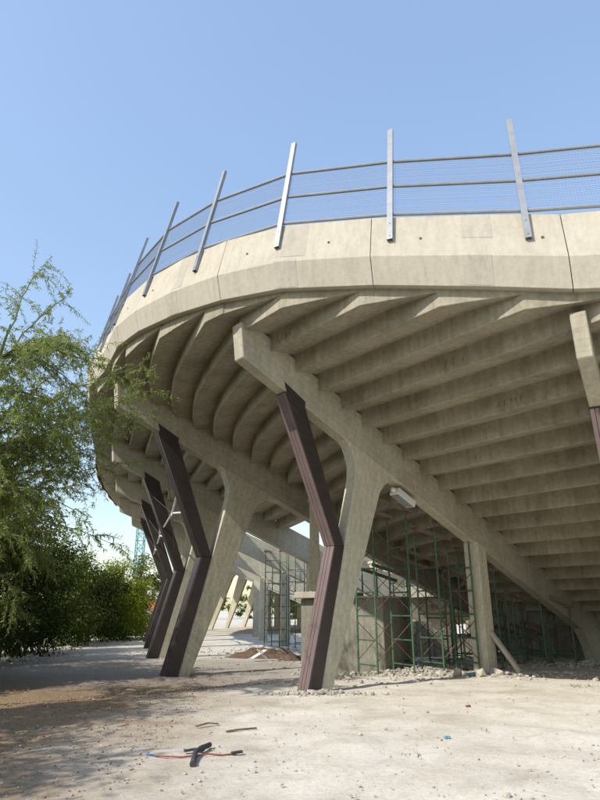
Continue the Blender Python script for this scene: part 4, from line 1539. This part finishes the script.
house('apartment_block', 'small grey flat-roofed block behind the sunlit bushes', (-27.0, 112, -0.32), 6, 8, 6.2, BLDG, 2, 3)
house('cottage', 'low house with an orange tiled roof past the parked white car', (-21.3, 92, -0.32), 6, 6, 1.9, BLDG, 1, 2, ROOFT)
house('apartment_block', 'beige apartment block beyond the cleared bays of the stand', (20, 112, -0.32), 16, 10, 9.5, BLDG2, 3, 5)
house('apartment_block', 'pale grey apartment block set back right of the beige one', (40, 130, -0.32), 18, 10, 12, BLDG, 4, 6)

car = thing('parked_car', 'small white car parked at the far end of the lane', 'car', (-14.2, 60.5, -0.32), None, 0.2)
bm = bmesh.new(); prism(bm, [(-0.85, 0.28), (-0.85, 0.85), (-0.7, 0.95), (0.7, 0.95), (0.85, 0.85), (0.85, 0.28)], -2.05, 2.05); bevel(bm, 0.08, 2); bm_obj('body', bm, WHITE, car, True)
bm = bmesh.new()
vs = [(-0.72, -1.3, 0.94), (0.72, -1.3, 0.94), (0.72, 1.2, 0.94), (-0.72, 1.2, 0.94), (-0.58, -0.7, 1.48), (0.58, -0.7, 1.48), (0.58, 0.8, 1.48), (-0.58, 0.8, 1.48)]
vv = [bm.verts.new(v) for v in vs]
for f in ((0, 1, 5, 4), (1, 2, 6, 5), (2, 3, 7, 6), (3, 0, 4, 7), (0, 3, 2, 1)): bm.faces.new([vv[q] for q in f])
bm_obj('windows', bm, GLASS, car)
bm = bmesh.new(); add_box(bm, Vector((0, 0.05, 1.50)), (1.2, 1.55, 0.06)); bevel(bm, 0.02); bm_obj('roof', bm, WHITE, car)
for sx_ in (-0.8, 0.8):
    for sy_ in (-1.3, 1.3):
        bm = bmesh.new(); add_bar(bm, (sx_ - 0.1, sy_, 0.31), (sx_ + 0.1, sy_, 0.31), 0.31, 16); bm_obj('wheel', bm, BLACK, car)
    bm = bmesh.new(); add_box(bm, Vector((sx_ * 0.75, -2.05, 0.68)), (0.3, 0.06, 0.14)); bm_obj('headlight', bm, GALV, car)

# orange sheet hung under the far parapet
orf = thing('orange_sheet', 'orange protective sheet hung on the far parapet behind the leaves', 'sheet', (0, 0, 0))
bm = bmesh.new()
prev = None
ua, uc = kn(4, 0.1), kn(6, 0.0)
for q in range(13):
    u = ua + (uc - ua) * q / 12
    p, o = lerp_node(u)
    a = bm.verts.new(p + o * (0.22 + 0.04 * math.sin(q * 1.9)) + Vector((0, 0, 1.15)))
    c = bm.verts.new(p + o * (0.10 + 0.06 * math.sin(q * 2.3)) + Vector((0, 0, 0.30 + 0.08 * math.sin(q))))
    if prev:
        bm.faces.new((prev[0], prev[1], c, a))
    prev = (a, c)
bm_obj('cloth', bm, ORANGE, orf)
